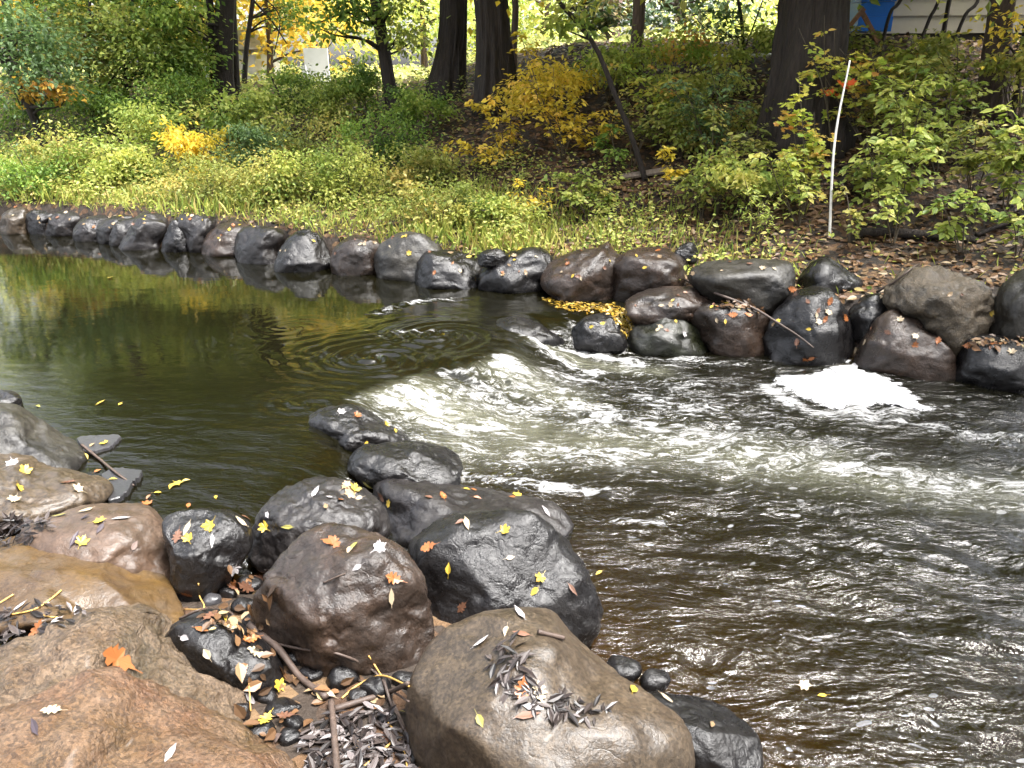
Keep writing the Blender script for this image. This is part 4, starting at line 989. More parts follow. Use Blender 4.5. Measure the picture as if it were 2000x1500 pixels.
sapling('small leafy plant at the foot of the white pole', (1660, 478), [(1645, 420), (1680, 425), (1670, 445)], .2, 70, .08, 'olive')
sapling('green weed clump on the shelf left of the white pole', (1480, 470), [(1455, 420), (1490, 415), (1510, 435)], .22, 120, .075, 'lime', LANCE)
sapling('yellow leaved stem left of the wooden plank', (1310, 400), [(1290, 335), (1320, 340)], .24, 70, .10, 'yellow')
sapling('sparse sapling with round leaves against the massive trunk', (1640, 240), [(1560, 55), (1610, 30), (1630, 60), (1590, 85)], .34, 80, .10, 'maple', dist=9.4)
sapling('thin dark stemmed sapling with small leaves right of the arching trunk', (1235, 330), [(1225, 240), (1260, 230), (1290, 255)], .34, 170, .09, 'olive')
sapling('young green sapling left of the arching trunk foot', (1215, 340), [(1190, 280), (1160, 300), (1200, 310)], .3, 150, .09, 'green')
sapling('broad lime sapling between pole and right brown trunk, upper slope', (1830, 340), [(1800, 250), (1850, 240), (1880, 270), (1770, 280)], .38, 230, .105, 'lime')
sapling('dense yellow green sapling under the beige siding', (1760, 200), [(1730, 95), (1780, 80), (1810, 110), (1760, 130)], .40, 220, .11, 'maple')
sapling('pale green sapling on the middle slope left of the right edge', (1900, 400), [(1870, 300), (1910, 290), (1890, 340), (1930, 330)], .36, 200, .105, 'olive')
sapling('lime sapling just right of the lower half of the pole', (1690, 400), [(1665, 330), (1700, 320), (1690, 360)], .32, 150, .105, 'lime')
sapling('olive green shrub in front of the right flare of the massive trunk', (1700, 290), [(1680, 215), (1710, 205), (1725, 240)], .3, 150, .10, 'olive')
sapling('dense olive shrub left of the massive trunk foot', (1470, 360), [(1440, 290), (1480, 280), (1500, 310), (1420, 320)], .36, 260, .09, 'olive')
sapling('lime shrub on the slope above the wooden plank', (1330, 310), [(1300, 230), (1340, 240), (1360, 260), (1280, 260)], .36, 260, .095, 'lime')
sapling('green leafed shrub between plank and forked sapling', (1370, 430), [(1350, 370), (1390, 365), (1330, 390)], .3, 170, .09, 'olive')
# ------------------------------------------------------------------ bushes on the left and middle bank
bush('yellow vine covered bush in the middle of the left bank', (385, 355), (385, 285), (.52, .4, .46), 900, .10, 'yellow', 14)
bush('blue green feathery bush right of the yellow vine bush', (490, 345), (490, 285), (.55, .4, .32), 1500, .075, 'bluegreen', 16)
bush('lime grape vine mound below the twin trunked tree', (440, 300), (455, 228), (.85, .5, .35), 1100, .12, 'lime', 16)
bush('dark green ivy mound around the slim bent stem', (560, 265), (560, 185), (.6, .5, .55), 1900, .08, 'green', 18)
bush('fresh green bush below the white panel', (650, 265), (645, 195), (.75, .5, .45), 2000, .085, 'lime', 18)
bush('green bush at the top of the bank left of the slender trunk', (720, 240), (712, 175), (.7, .5, .4), 1700, .085, 'green', 18)
bush('green bush right of the slender trunk foot', (815, 270), (815, 215), (.6, .45, .4), 1500, .08, 'green', 16)
bush('low dark green shrub on the bare slope', (745, 345), (745, 280), (.7, .45, .42), 1700, .075, 'green', 18)
bush('olive shrub between bare slope and yellow sapling', (840, 375), (840, 325), (.6, .4, .36), 1300, .075, 'olive', 16)
bush('tall lime weed clump behind the round smooth boulder', (690, 400), (680, 345), (.65, .4, .4), 1600, .065, 'lime', 16)
bush('bright green weed clump at the middle of the grass strip', (965, 450), (960, 405), (.5, .3, .3), 1100, .07, 'lime', 14)
bush('olive weed patch left of the bright green weed clump', (860, 440), (850, 390), (.55, .35, .32), 1200, .065, 'olive', 14)
bush('fresh green bush left of the yellow vine bush', (285, 335), (285, 262), (.75, .5, .5), 2000, .085, 'lime', 18)
bush('pale green bush with hanging leaves near the left grass strip', (225, 370), (225, 320), (.62, .4, .34), 1500, .085, 'lime', 16)
bush('low green bush at the left edge behind the boulders', (60, 385), (55, 330), (.75, .5, .36), 1800, .07, 'green', 18)
bush('olive bush under the leaning shrub tree', (125, 360), (135, 300), (.75, .5, .45), 1900, .08, 'olive', 18)
bush('dark green bush behind the forked tree', (330, 270), (335, 195), (.8, .6, .55), 1500, .085, 'green', 22)
bush('deep green thicket left of the forked tree', (205, 275), (195, 220), (.8, .6, .45), 1400, .085, 'green', 22)
bush('dark thicket behind the leaning shrub tree', (30, 270), (25, 215), (.9, .7, .5), 1500, .085, 'green', 22)
bush('leafy green thicket against the twin trunked tree', (375, 240), (370, 190), (.6, .6, .4), 1600, .09, 'lime', 18)
bush('green shrub hiding the slope left of the bare patch', (610, 330), (605, 275), (.7, .45, .42), 1800, .075, 'olive', 18)
bush('low lime shrub at the foot of the bare patch', (640, 390), (600, 330), (.7, .4, .32), 1700, .07, 'lime', 16)
bush('olive weed patch behind the pyramid shaped boulder', (520, 400), (520, 355), (.8, .4, .3), 1700, .065, 'olive', 16)
bush('green and gold weed patch behind the blocky grey boulder', (400, 395), (400, 350), (.7, .4, .28), 1500, .065, 'olive', 16)
bush('leafy green bush by the small white house', (430, 190), (350, 140), (.9, .7, .5), 2000, .10, 'green', 18)
bush('yellow green undergrowth bush on the crest right of the ridged trunk', (1060, 235), (1060, 165), (.8, .6, .38), 1300, .10, 'yellow', 16)
bush('lime bush on the crest between brown trunk and forked black stem', (1360, 215), (1370, 160), (1.0, .6, .28), 1300, .095, 'lime', 16)
bush('dim green bush at the right end of the siding', (1990, 250), (1990, 150), (.4, .4, .5), 500, .10, 'olive', 10)

bush('bright lime bush on the crest left of the brown furrowed trunk', (1190, 200), (1190, 118), (.7, .5, .36), 900, .10, 'lime', 14)
bush('yellow green bush on the crest right of the brown furrowed trunk', (1310, 190), (1315, 100), (.8, .5, .3), 900, .10, 'maple', 14)
bush('pale lime bush behind the forked black stem', (1440, 175), (1445, 92), (.7, .5, .3), 800, .095, 'lime', 12)
bush('olive yellow bush on the slope between arching trunk and massive trunk', (1370, 300), (1380, 235), (.8, .5, .4), 1300, .095, 'olive', 16)
bush('lime bush low on the slope left of the massive trunk', (1470, 410), (1450, 350), (.7, .45, .36), 1100, .09, 'lime', 16)
bush('pale green bush spreading below the beige siding', (1800, 200), (1800, 130), (.8, .5, .34), 1000, .10, 'olive', 16)
# ------------------------------------------------------------------ ground cover (stuff)
def on_bank(n_, x0, x1, s0, s1):
    x = rng.uniform(x0, x1, n_ * 4)
    y = rng.uniform(5.0, 24, n_ * 4)
    s_ = seg_dist(x, y, FARB)
    m = (s_ > s0) & (s_ < s1)
    x, y, s_ = x[m][:n_], y[m][:n_], s_[m][:n_]
    return x, y, s_
up = np.array([0, 0, 1.0])
x, y, s_ = on_bank(40000, -13, 5, .32, 2.6)
dens = np.clip(1.15 - .30 * np.maximum(x + .5, 0) - .25 * np.maximum(s_ - 1.9, 0), .05, 1) * (.45 + .55 * sstep(-.3, .3, fbm(np.stack([x * 1.5, y * 1.5, 0 * x], -1), 3)))
m = rng.random(len(x)) < dens
x, y = x[m], y[m]
n_ = len(x)
tall = .07 + .13 * rng.random(n_) + .10 * sstep(0, .5, fbm(np.stack([x * 1.2 + 8, y * 1.2, 0 * x], -1), 2))
link('grass', leaves('grass', np.stack([x, y, terrain(x, y) - .01], -1), unit(up + rng.normal(size=(n_, 3)) * [.35, .35, 0]), unit(rng.normal(size=(n_, 3)) * [1, 1, .1]), tall, rng.normal(.42, .25, n_) + .2 * fbm(np.stack([x, y, 0 * x], -1), 2), FM['grass'], BLADE),
     label='yellow green grass and weeds growing behind the far boulders', cat='grass', kind='stuff')
x, y, s_ = on_bank(80000, -13, 4.8, .34, 3.2)
dens = np.clip(1.0 - .25 * np.maximum(x + .5, 0), .05, 1) * (.25 + .75 * sstep(-.2, .3, fbm(np.stack([x * 1.7, y * 1.7, 0 * x + 14], -1), 3)))
m = rng.random(len(x)) < dens
x, y = x[m], y[m]
n_ = len(x)
link('weeds', leaves('weeds', np.stack([x, y, terrain(x, y) + rng.random(n_) ** 1.2 * (.10 + .22 * sstep(0, .4, fbm(np.stack([x * 1.7, y * 1.7, 0 * x + 14], -1), 3)))], -1), unit(rng.normal(size=(n_, 3)) * [1, 1, .35] - [0, 0, .1]), unit(up + [0, -.3, 0] + rng.normal(size=(n_, 3)) * .45), rng.uniform(.03, .06, n_), rng.normal(.45, .22, n_), FM['grass'], OVAL),
     label='small leaved yellow green weeds among the bank grass', cat='weeds', kind='stuff')
x, y, s_ = on_bank(46000, -14, 4.5, .5, 8)
cl = fbm(np.stack([x * 1.3, y * 1.3, 0 * x + 4], -1), 3)
dens = np.clip((.75 - .30 * np.maximum(x + 1.5, 0)) + cl * 1.3, .02, 1) * np.where((x > -3.2) & (x < -.9) & (s_ > 2.4) & (s_ < 4.6), .3, 1)
m = rng.random(len(x)) < dens
x, y, cl = x[m], y[m], cl[m]
n_ = len(x)
hh_ = rng.random(n_) ** 1.3 * (.22 + .35 * np.clip(cl + .3, 0, 1))
link('undergrowth', leaves('undergrowth', np.stack([x, y, terrain(x, y) + hh_], -1), unit(rng.normal(size=(n_, 3)) * [1, 1, .25] - [0, 0, .15]), unit(up + [0, -.35, 0] + rng.normal(size=(n_, 3)) * .4), rng.uniform(.03, .075, n_), rng.normal(.42, .2, n_) + .35 * cl, FM['olive'], OVAL),
     label='mixed leafy undergrowth covering the left and middle bank', cat='undergrowth', kind='stuff')
x, y, s_ = on_bank(26000, -5, 8, .35, 9)
m = rng.random(len(x)) < np.clip(.35 + .22 * (x + 2.5), .12, 1)
x, y = x[m], y[m]
n_ = len(x)
link('leaf_litter', leaves('leaf_litter', np.stack([x, y, terrain(x, y) + rng.uniform(.008, .03, n_)], -1), unit(rng.normal(size=(n_, 3)) * [1, 1, .18] + [0, -.15, -.1]), unit(up + [0, -.35, 0] + rng.normal(size=(n_, 3)) * .3), rng.uniform(.05, .11, n_), rng.beta(1.6, 2.0, n_), FM['litter'], OVAL),
     label='fallen brown and orange leaves covering the right slope', cat='leaf litter', kind='stuff')

# unseen dark wood on the near bank, added to shade boulders and water
n_ = 44000
az = rng.uniform(R(48), R(265), 420)
rr_ = rng.uniform(7.5, 15, 420)
cz_ = rng.random(420) * 10.5 + .8
pk = rng.integers(0, 420, n_)
pos = np.stack([np.sin(az) * rr_, np.cos(az) * rr_, cz_], -1)[pk] + rng.normal(size=(n_, 3)) * [.75, .75, .5]
pos = pos[(np.abs(np.arctan2(pos[:, 0], pos[:, 1])) > R(41)) & (np.hypot(pos[:, 0], pos[:, 1]) > 5.5)]
n_ = len(pos)
link('woods', leaves('woods', pos, ball(n_) * [1, 1, .5], unit(up + rng.normal(size=(n_, 3)) * .6), rng.uniform(.2, .42, n_), rng.random(n_), FM['woods'], DIAM), label='dense green wood on the near bank', cat='woods', kind='stuff')
n_ = 16000
x, y = rng.uniform(-26, 20, n_), rng.uniform(12, 45, n_)
s_ = seg_dist(x, y, FARB)
m = (s_ > 6.6) & ~((x > 5.2) & (y < 19))
x, y = x[m], y[m]
n_ = len(x)
link('undergrowth', leaves('undergrowth', np.stack([x, y, terrain(x, y) + rng.random(n_) * .25], -1), unit(rng.normal(size=(n_, 3)) * [1, 1, .4]), unit(up + [0, -.5, 0] + rng.normal(size=(n_, 3)) * .4), rng.uniform(.10, .26, n_), rng.normal(.5, .25, n_), FM['far'], OVAL), label='pale green and yellow ground plants beyond the crest of the bank', cat='undergrowth', kind='stuff')
# ------------------------------------------------------------------ house, blue bin and other man made things
HOUSE_W = plain('siding beige', (0.40, 0.36, 0.29), 0.6, 0.08, 3, 0)
DARKW = plain('foundation dark', (0.05, 0.045, 0.04), 0.8)
ROOF = plain('roof shingle', (0.09, 0.085, 0.08), 0.85, 0.3, 20, .4)
WHITE = plain('white paint', (0.78, 0.78, 0.76), 0.45, 0.05, 5)
hl, hr = on_y(1640.0, 66.0, 12.6), on_y(2290.0, 62.0, 11.9)
ang = math.atan2(hr[1] - hl[1], hr[0] - hl[0])
hz = (hl[2] + hr[2]) / 2
house = link('house', None, None, (hl[0], hl[1], hz), 'house with beige lap siding behind the trees at the top right', 'house')
house.rotation_euler = (0, 0, ang)
LW = float(np.hypot(hr[0] - hl[0], hr[1] - hl[1]))
mb = MB()
for i in range(13):
    z0 = i * .235
    mb.add([(0, -.022, z0), (LW, -.022, z0), (LW, .0, z0 + .237), (0, .0, z0 + .237), (0, .2, z0), (LW, .2, z0), (LW, .2, z0 + .237), (0, .2, z0 + .237)],
           [(0, 1, 2, 3), (1, 5, 6, 2), (4, 0, 3, 7), (0, 4, 5, 1), (3, 2, 6, 7), (5, 4, 7, 6)])
mb.box((0, .203, 0), (LW, 5, 3.05))
link('wall', mb.build('wall', HOUSE_W, False), house)
mb = MB(); mb.box((.05, .03, -.7), (LW - .05, 4.95, -.002)); link('foundation', mb.build('foundation', DARKW, False), house)
mb = MB(); mb.add([(-.4, -.5, 3.0), (LW + .4, -.5, 3.0), (LW + .4, 5.4, 3.0), (-.4, 5.4, 3.0), (-.4, 2.45, 4.5), (LW + .4, 2.45, 4.5)], [(0, 1, 5, 4), (2, 3, 4, 5), (0, 3, 2, 1)], [(3, 0, 4), (1, 2, 5)])
link('roof', mb.build('roof', ROOF, False), house)
# blue bin standing on the house side of the massive trunk
BLUE = plain('blue plastic', (0.008, 0.13, 0.55), 0.4, 0.12, 4)
bc = on_y(1694.0, 48.0, 12.1)
wd = 66 * project(bc[None])[2][0] / FPX
bin_ = link('bin', None, None, bc, 'bright blue ribbed plastic bin standing against the beige siding', 'bin')
mb = MB()
for i in range(7):
    z0, ins = i * .19, .0 if i % 2 == 0 else .012
    tp = .012 * i
    mb.box((-wd / 2 + ins - tp * .3, -.25 + ins, z0 - .10 + .002 * i), (wd / 2 - ins + tp * .3, .25 - ins, z0 + .09))
link('body', mb.build('body', BLUE, False), bin_)
mb = MB(); mb.box((-wd / 2 - .05, -.30, 1.25), (wd / 2 + .05, .30, 1.31)); link('lid', mb.build('lid', BLUE, False), bin_)
WOOD = plain('weathered brown wood', (0.16, 0.075, 0.035), 0.7, 0.4, 12, .4, (1, 1, 6))
WOODG = plain('weathered grey wood', (0.16, 0.125, 0.095), 0.75, 0.4, 12, .4, (6, 1, 1))
ap, lf, rg = (on_y(float(u), float(v), 11.5) for u, v in ((1684, 19), (1660, 50), (1702, 52)))
fr_o = link('wooden_frame', None, None, (ap + lf) / 2, 'brown A shaped wooden frame in front of the blue bin', 'wooden frame')
for a_, b_ in ((ap + [0.012, 0, 0.0], lf), (ap + [-0.0, .045, 0.0], rg + [0, .045, 0])):
    mb = MB()
    dv = b_ - a_
    L = np.linalg.norm(dv)
    mb.box((-.028, -.02, -L * 1.9), (.028, .02, .02))
    o = link('board', mb.build('board', WOOD, False), fr_o, a_ - (ap + lf) / 2)
    o.rotation_euler = (0, math.atan2(-dv[0], -dv[2]), 0)
# white rail along the crest
def tube_thing(name, P, rad, mat, label, cat, group=None, seg=10, bump=0.0, n_=None):
    P = np.asarray(P)
    mb = MB()
    C = curve(P, n_ or max(10, 5 * len(P)))
    r_ = np.interp(np.linspace(0, 1, len(C)), np.linspace(0, 1, len(np.atleast_1d(rad))), np.atleast_1d(rad)) if np.ndim(rad) else rad
    mb.tube(C, r_, seg, bump)
    return link(name, mb.build(name, mat, True, C[0]), None, C[0], label, cat, group)
tube_thing('rail', [on_y(float(u), float(v), yy) for u, v, yy in ((1258, 109, 12.4), (1320, 107, 12.3), (1420, 109, 12.2), (1540, 105, 12.0), (1640, 91, 11.9))], .022, WHITE, 'long white rail lying along the top of the bank', 'rail')
tube_thing('rail', [on_y(float(u), float(v), 12.1) for u, v in ((1156, 127), (1213, 116))], .024, WHITE, 'short white tilted rail left of the brown furrowed trunk', 'rail')
tube_thing('rail', [on_y(float(u), float(v), 11.9) for u, v in ((1154, 148), (1182, 145))], .02, WHITE, 'short white rail end low behind the arching trunk', 'rail')
pb = ground_hit(1622, 466)
tube_thing('pole', [pb - [0, 0, .1]] + [on_y(float(u), float(v), pb[1] + dy) for u, v, dy in ((1630, 280, .15), (1660, 118, .35))], [.014, .012, .008], plain('peeled white wood', (.62, .60, .55), .6, .2, 14, .3), 'tall white pole leaning slightly right on the leafy slope', 'pole')
# brown board sign in a dark frame, behind the rail
c0 = on_y(1502.0, 104.0, 14.5)
sg = link('sign_board', None, None, c0, 'small brown board in a dark frame behind the white rail', 'sign')
mb = MB(); mb.box((-.12, -.015, .0), (.12, .015, .31)); link('board', mb.build('board', plain('tan board', (0.42, 0.22, 0.10), .7), False), sg)
mb = MB()
for a_, b_ in (((-.16, -.02, -.35), (-.125, .02, .32)), ((.125, -.02, -.35), (.16, .02, .32)), ((-.19, -.022, .323), (.19, .022, .36))): mb.box(a_, b_)
link('frame', mb.build('frame', DARKW, False), sg)
# white panel and small white house in the distance
c0 = on_y(622.0, 160.0, 20.0)
mb = MB(); mb.box((-.29, -.04, 0), (.29, .04, .76)); mb.box((-.27, -.03, -.9), (-.2, .03, -.003)); mb.box((.2, -.03, -.9), (.27, .03, -.003))
link('panel', mb.build('panel', WHITE, False), None, c0, 'bright white panel standing beyond the crest of the bank', 'panel')
mb = MB(); mb.box((-.06, -.03, -.9), (.06, .03, .25))
o = link('post', mb.build('post', WHITE, False), None, on_y(597.0, 150.0, 19.6), 'slanting white post beside the white panel', 'post'); o.rotation_euler = (0, R(-9), 0)
hb = on_y(440.0, 182.0, 24.0)
h2 = link('house', None, None, hb, 'small white sided house behind the twin trunked tree', 'house')
mb = MB()
WSID = plain('white siding', (0.62, 0.62, 0.62), .6, .08, 3)
for i in range(9):
    z0 = i * .14 - .1
    mb.add([(-1.1, -.02, z0), (1.0, -.02, z0), (1.0, .0, z0 + .142), (-1.1, .0, z0 + .142), (-1.1, .1, z0), (1.0, .1, z0), (1.0, .1, z0 + .142), (-1.1, .1, z0 + .142)], [(0, 1, 2, 3), (1, 5, 6, 2), (4, 0, 3, 7), (0, 4, 5, 1), (3, 2, 6, 7), (5, 4, 7, 6)])
mb.box((-1.1, .103, -.6), (1.0, 2.5, 1.17))
link('wall', mb.build('wall', WSID, False), h2)
mb = MB(); mb.add([(-1.3, -.3, 1.18), (1.2, -.3, 1.18), (1.2, 2.8, 1.18), (-1.3, 2.8, 1.18), (-1.1, 1.2, 1.75), (.6, 1.2, 1.75)], [(0, 1, 5, 4), (2, 3, 4, 5), (0, 3, 2, 1)], [(3, 0, 4), (1, 2, 5)])
link('roof', mb.build('roof', plain('grey roof', (.3, .3, .31), .8), False), h2)
# logs, plank, stump on the slope
def gp(u, v, lift=0.0): return ground_hit(u, v) + [0, 0, lift]
tube_thing('log', [gp(1680, 462, .04), gp(1740, 464, .05), gp(1820, 470, .05), gp(1905, 476, .03)], [.05, .05, .045, .03], BARK, 'dark fallen log lying at the foot of the right slope', 'log', bump=.15)
tube_thing('log', [gp(1452, 292, .06), gp(1480, 275, .10), gp(1512, 258, .10)], [.10, .10, .09], plain('mossy bark', (.085, .08, .05), .85, .5, 14, .8), 'thick grey green log end against the massive trunk', 'log', bump=.2)
tube_thing('log', [gp(1905, 465, .03), gp(1960, 448, .05), gp(2030, 425, .06)], [.02, .028, .03], BARK, 'thin dark log at the right edge of the slope', 'log', bump=.15)
mb = MB(); a_, b_ = gp(1212, 352, .03), gp(1312, 338, .04)
L = float(np.linalg.norm(b_ - a_)); mb.box((0, -.05, -.015), (L, .05, .015))
o = link('plank', mb.build('plank', WOODG, False), None, a_, 'grey wooden plank lying on the slope under the arching trunk', 'plank'); o.rotation_euler = (R(25), -math.atan2(b_[2] - a_[2], np.hypot(*(b_ - a_)[:2])), math.atan2(b_[1] - a_[1], b_[0] - a_[0]))
g0 = gp(672, 205)
tube_thing('stump', [g0 - [0, 0, .1], g0 + [0, 0, .1], g0 + [.02, 0, .22]], [.07, .055, .05], WOODG, 'small weathered stump at the top of the bare patch', 'stump', bump=.15)
tube_thing('stick', [gp(545, 275, .1), on_y(553., 240., gp(545, 275)[1]), on_y(548., 195., gp(545, 275)[1]), on_y(530., 150., gp(545, 275)[1])], [.012, .012, .02, .014], BARK, 'dark bent stem sticking up from the ivy mound', 'stem', bump=.1)
tube_thing('log', [gp(380, 240, .25), gp(415, 248, .22), gp(450, 262, .15)], [.04, .04, .035], BARK, 'dark fallen limb in the vines below the twin trunked tree', 'log', bump=.15)

# ------------------------------------------------------------------ foam raft
fp = smooth_poly([(1510, 732), (1560, 728), (1600, 722), (1640, 700), (1668, 690), (1680, 712), (1740, 730), (1765, 748), (1800, 775), (1850, 800), (1790, 800), (1720, 788), (1690, 800), (1640, 803), (1596, 790), (1550, 770), (1510, 752)], 16)
fp = fp + np.stack([noise(np.stack([fp[:, 0] / 13, fp[:, 1] / 9, 0 * fp[:, 0]], -1)), noise(np.stack([fp[:, 0] / 13, fp[:, 1] / 9, 0 * fp[:, 0] + 9], -1))], -1) * [9, 4.5]
T = on_z(fp[:, 0], fp[:, 1], LV_DN + .012)
ctr = T.mean(0)
Vf, rings = [], 14
for i in range(rings):
    t = 1 - i / rings
    q = ctr + (T - ctr) * t * (1 + .03 * fbm(T * 9, 3)[:, None] * (i < 3))
    q[:, 2] = LV_DN - .006 + .018 * (1 - t ** 3) ** .6 + .008 * np.abs(fbm(q * 14, 3))
    Vf.append(q)
n_ = len(T)
Vf = np.concatenate(Vf + [np.array([[ctr[0], ctr[1], LV_DN + .016]])])
i, j = np.meshgrid(np.arange(rings - 1), np.arange(n_), indexing='ij')
Qf = np.stack([i * n_ + j, (i + 1) * n_ + j, (i + 1) * n_ + (j + 1) % n_, i * n_ + (j + 1) % n_], -1).reshape(-1, 4)[:, ::-1]
Tf = np.stack([(rings - 1) * n_ + np.arange(n_), (rings - 1) * n_ + (np.arange(n_) + 1) % n_, np.full(n_, rings * n_)], 1)
k = N('white froth')
tc = k.n('ShaderNodeNewGeometry').outputs['Position']
nz = k.noise(tc, 22, 6, 0.7)
vz = k.n('ShaderNodeTexVoronoi', {'Vector': tc, 'Scale': 60.0}).outputs['Distance']
bmpf = k.n('ShaderNodeBump', {'Strength': 0.6, 'Distance': 0.015, 'Height': k.math('SUBTRACT', nz, k.math('MULTIPLY', vz, 0.5))})
ff = k.n('ShaderNodeBsdfPrincipled', {'Base Color': k.mix(nz, (.26, .26, .265), (.42, .42, .42)), 'Roughness': .7, 'Normal': bmpf.outputs[0]})
cov = k.math('MULTIPLY', k.math('SUBTRACT', k.math('ADD', k.math('MULTIPLY', nz, 1.4), k.math('MULTIPLY', k.attr('core'), 2.2)), 0.80), 4.0, True)
FOAMM = k.done(k.n('ShaderNodeMixShader', {0: cov, 1: k.n('ShaderNodeBsdfTransparent').outputs[0], 2: ff.outputs[0]}).outputs[0])
link('foam_patch', mesh('foam_patch', Vf - ctr, [Qf, Tf], FOAMM, True, {'core': np.append(np.repeat(np.arange(rings) / rings, n_), 1.0)}), None, ctr, 'thick white foam raft floating against the wedge shaped boulder', 'foam')

# ------------------------------------------------------------------ things found by casting sight lines onto what is built
bpy.context.view_layer.update()
DG = bpy.context.evaluated_depsgraph_get()
SKIP = ('grass', 'undergrowth', 'leaf_litter')
def hit(u, v):
    r = ray(float(u), float(v))
    dvec = Vector(r / np.linalg.norm(r))
    o_ = Vector(CP)
    for _ in range(30):
        ok_, loc, nrm, _i, ob, _m = scene.ray_cast(DG, o_, dvec)
        if not ok_: return None
        if ob.name.split('.')[0] in ('boulder', 'stone', 'slate_slab', 'ground', 'water', 'foam_patch'):
            if nrm.dot(dvec) > 0: nrm = -nrm
            return np.array(loc), np.array(nrm), ob
        o_ = loc + dvec * .002
    return None

def stick(name, px, r0, mat, label, cat='stick', group=None, lift=1.0, r1=None):
    P = []
    for u, v in px:
        h_ = hit(u, v)
        P.append(h_[0] + np.array([0, 0, r0 * lift]) + h_[1] * r0 * .6)
    return tube_thing(name, P, [r0, r0 if r1 is None else r1], mat, label, cat, group, 7, .12 if r0 > .006 else 0.0, 6 * len(P))
stick('branch', [(1336, 549), (1400, 575), (1470, 606), (1530, 640), (1560, 660), (1588, 682)], .014, TWIG, 'long dark fallen branch lying across the right boulders', 'branch', r1=.007)
stick('branch', [(1712, 574), (1750, 552), (1780, 528), (1792, 520)], .012, TWIG, 'short dark branch leaning on the rugged layered boulder', 'branch', r1=.006)
stick('branch', [(160, 872), (195, 900), (225, 925), (262, 952)], .008, TWIG, 'thin dark branch crossing the two slate slabs', 'branch', r1=.006)
stick('stick', [(492, 1225), (540, 1275), (590, 1325), (638, 1372)], .015, TWIG, 'thick brown stick among the dark stones, bottom left of centre', r1=.012)
stick('stick', [(655, 1392), (720, 1372), (760, 1355), (800, 1340)], .011, TWIG, 'knotty brown stick lying toward the big tan boulder', r1=.008)
stick('stick', [(648, 1378), (652, 1430), (656, 1480), (660, 1530)], .012, TWIG, 'upright brown stick across the willow leaf pile', r1=.012)
stick('twig', [(352, 1212), (400, 1193), (450, 1200), (500, 1237), (545, 1258), (600, 1270), (660, 1278), (730, 1312), (770, 1380), (795, 1440), (800, 1500)], .005, TWIG, 'long thin dark twig winding under the large reddish block', 'twig')
stick('twig', [(668, 1366), (700, 1340), (745, 1322), (800, 1342)], .0035, TWIG_Y, 'forked yellow twig, the long arm above the knotty stick', 'twig')
stick('twig', [(745, 1322), (732, 1300), (720, 1282)], .003, TWIG_Y, 'short yellow twig rising from the forked yellow twig', 'twig')
stick('twig', [(710, 1500), (745, 1470), (772, 1440), (758, 1412)], .0035, TWIG_Y, 'bent yellow twig on the willow leaf pile', 'twig')
stick('twig', [(772, 1445), (790, 1470), (795, 1500)], .003, TWIG_Y, 'short yellow twig at the right of the willow leaf pile', 'twig')
stick('twig', [(-20, 1208), (60, 1195), (95, 1175), (120, 1155)], .0035, TWIG_Y, 'yellow twig at the left edge over the grey brown stone', 'twig')
stick('twig', [(0, 1180), (27, 1163)], .0035, TWIG_Y, 'short yellow twig at the very left edge', 'twig')
stick('twig', [(60, 1195), (90, 1205), (112, 1208)], .003, TWIG_Y, 'side shoot of yellow twig by the granite top', 'twig')
stick('twig', [(388, 1140), (390, 1165), (398, 1190), (360, 1192)], .003, TWIG_Y, 'hooked yellow twig under the dark pitted boulder', 'twig')
stick('twig', [(486, 1330), (489, 1390)], .0025, TWIG_Y, 'straight yellow straw by the jagged granite end', 'twig')
stick('twig', [(1050, 1240), (1100, 1252)], .008, TWIG, 'dark bark piece on the big tan boulder', 'bark')
stick('twig', [(632, 1140), (660, 1128), (675, 1122)], .0035, TWIG, 'small dark twig on the large reddish block', 'twig')
stick('twig', [(700, 1330), (760, 1350), (800, 1372)], .004, TWIG, 'thin dark twig under the forked yellow twig', 'twig')
stick('twig', [(748, 1330), (765, 1380), (790, 1430)], .006, TWIG, 'brown twig running down beside the big tan boulder', 'twig')

# ------------------------------------------------------------------ single fallen leaves
TMPL = {'maple': MAPLE, 'oak': OAK, 'willow': LANCE, 'oval': OVAL}
_lc = {}
def leaf_mesh(kind, colour, var):
    if (kind, colour, var) not in _lc:
        T, Fc = TMPL[kind]
        r = np.random.default_rng(hash_str(kind) + var)
        V = T.copy() - [0, .45, 0]
        cu = r.uniform(-.5, 1.0)
        V[:, 2] = V[:, 2] * r.uniform(.3, 1.6) + cu * V[:, 0] ** 2 + r.uniform(-.1, .35) * V[:, 1] ** 2 + r.uniform(-.25, .25) * V[:, 0] * V[:, 1]
        V[:, :2] *= 1 + r.uniform(-.12, .12, (len(V), 1))
        n0 = len(V)
        y0 = -.45 if kind in ('willow', 'oval') else -.40
        st = np.array([(-.012, y0 + .08, 0), (.012, y0 + .08, 0), (.03 + .06 * cu, y0 - .32, .03), (.01 + .06 * cu, y0 - .32, .03)])
        if kind == 'willow': st[2:, 1] = y0 - .1
        V = np.concatenate([V, st])
        q = [(n0, n0 + 1, n0 + 2, n0 + 3)]
        fs = [np.array(Fc)] + ([np.array(q)] if True else [])
        _lc[(kind, colour, var)] = mesh('leaf', V, fs, LM[colour], False)
    return _lc[(kind, colour, var)]

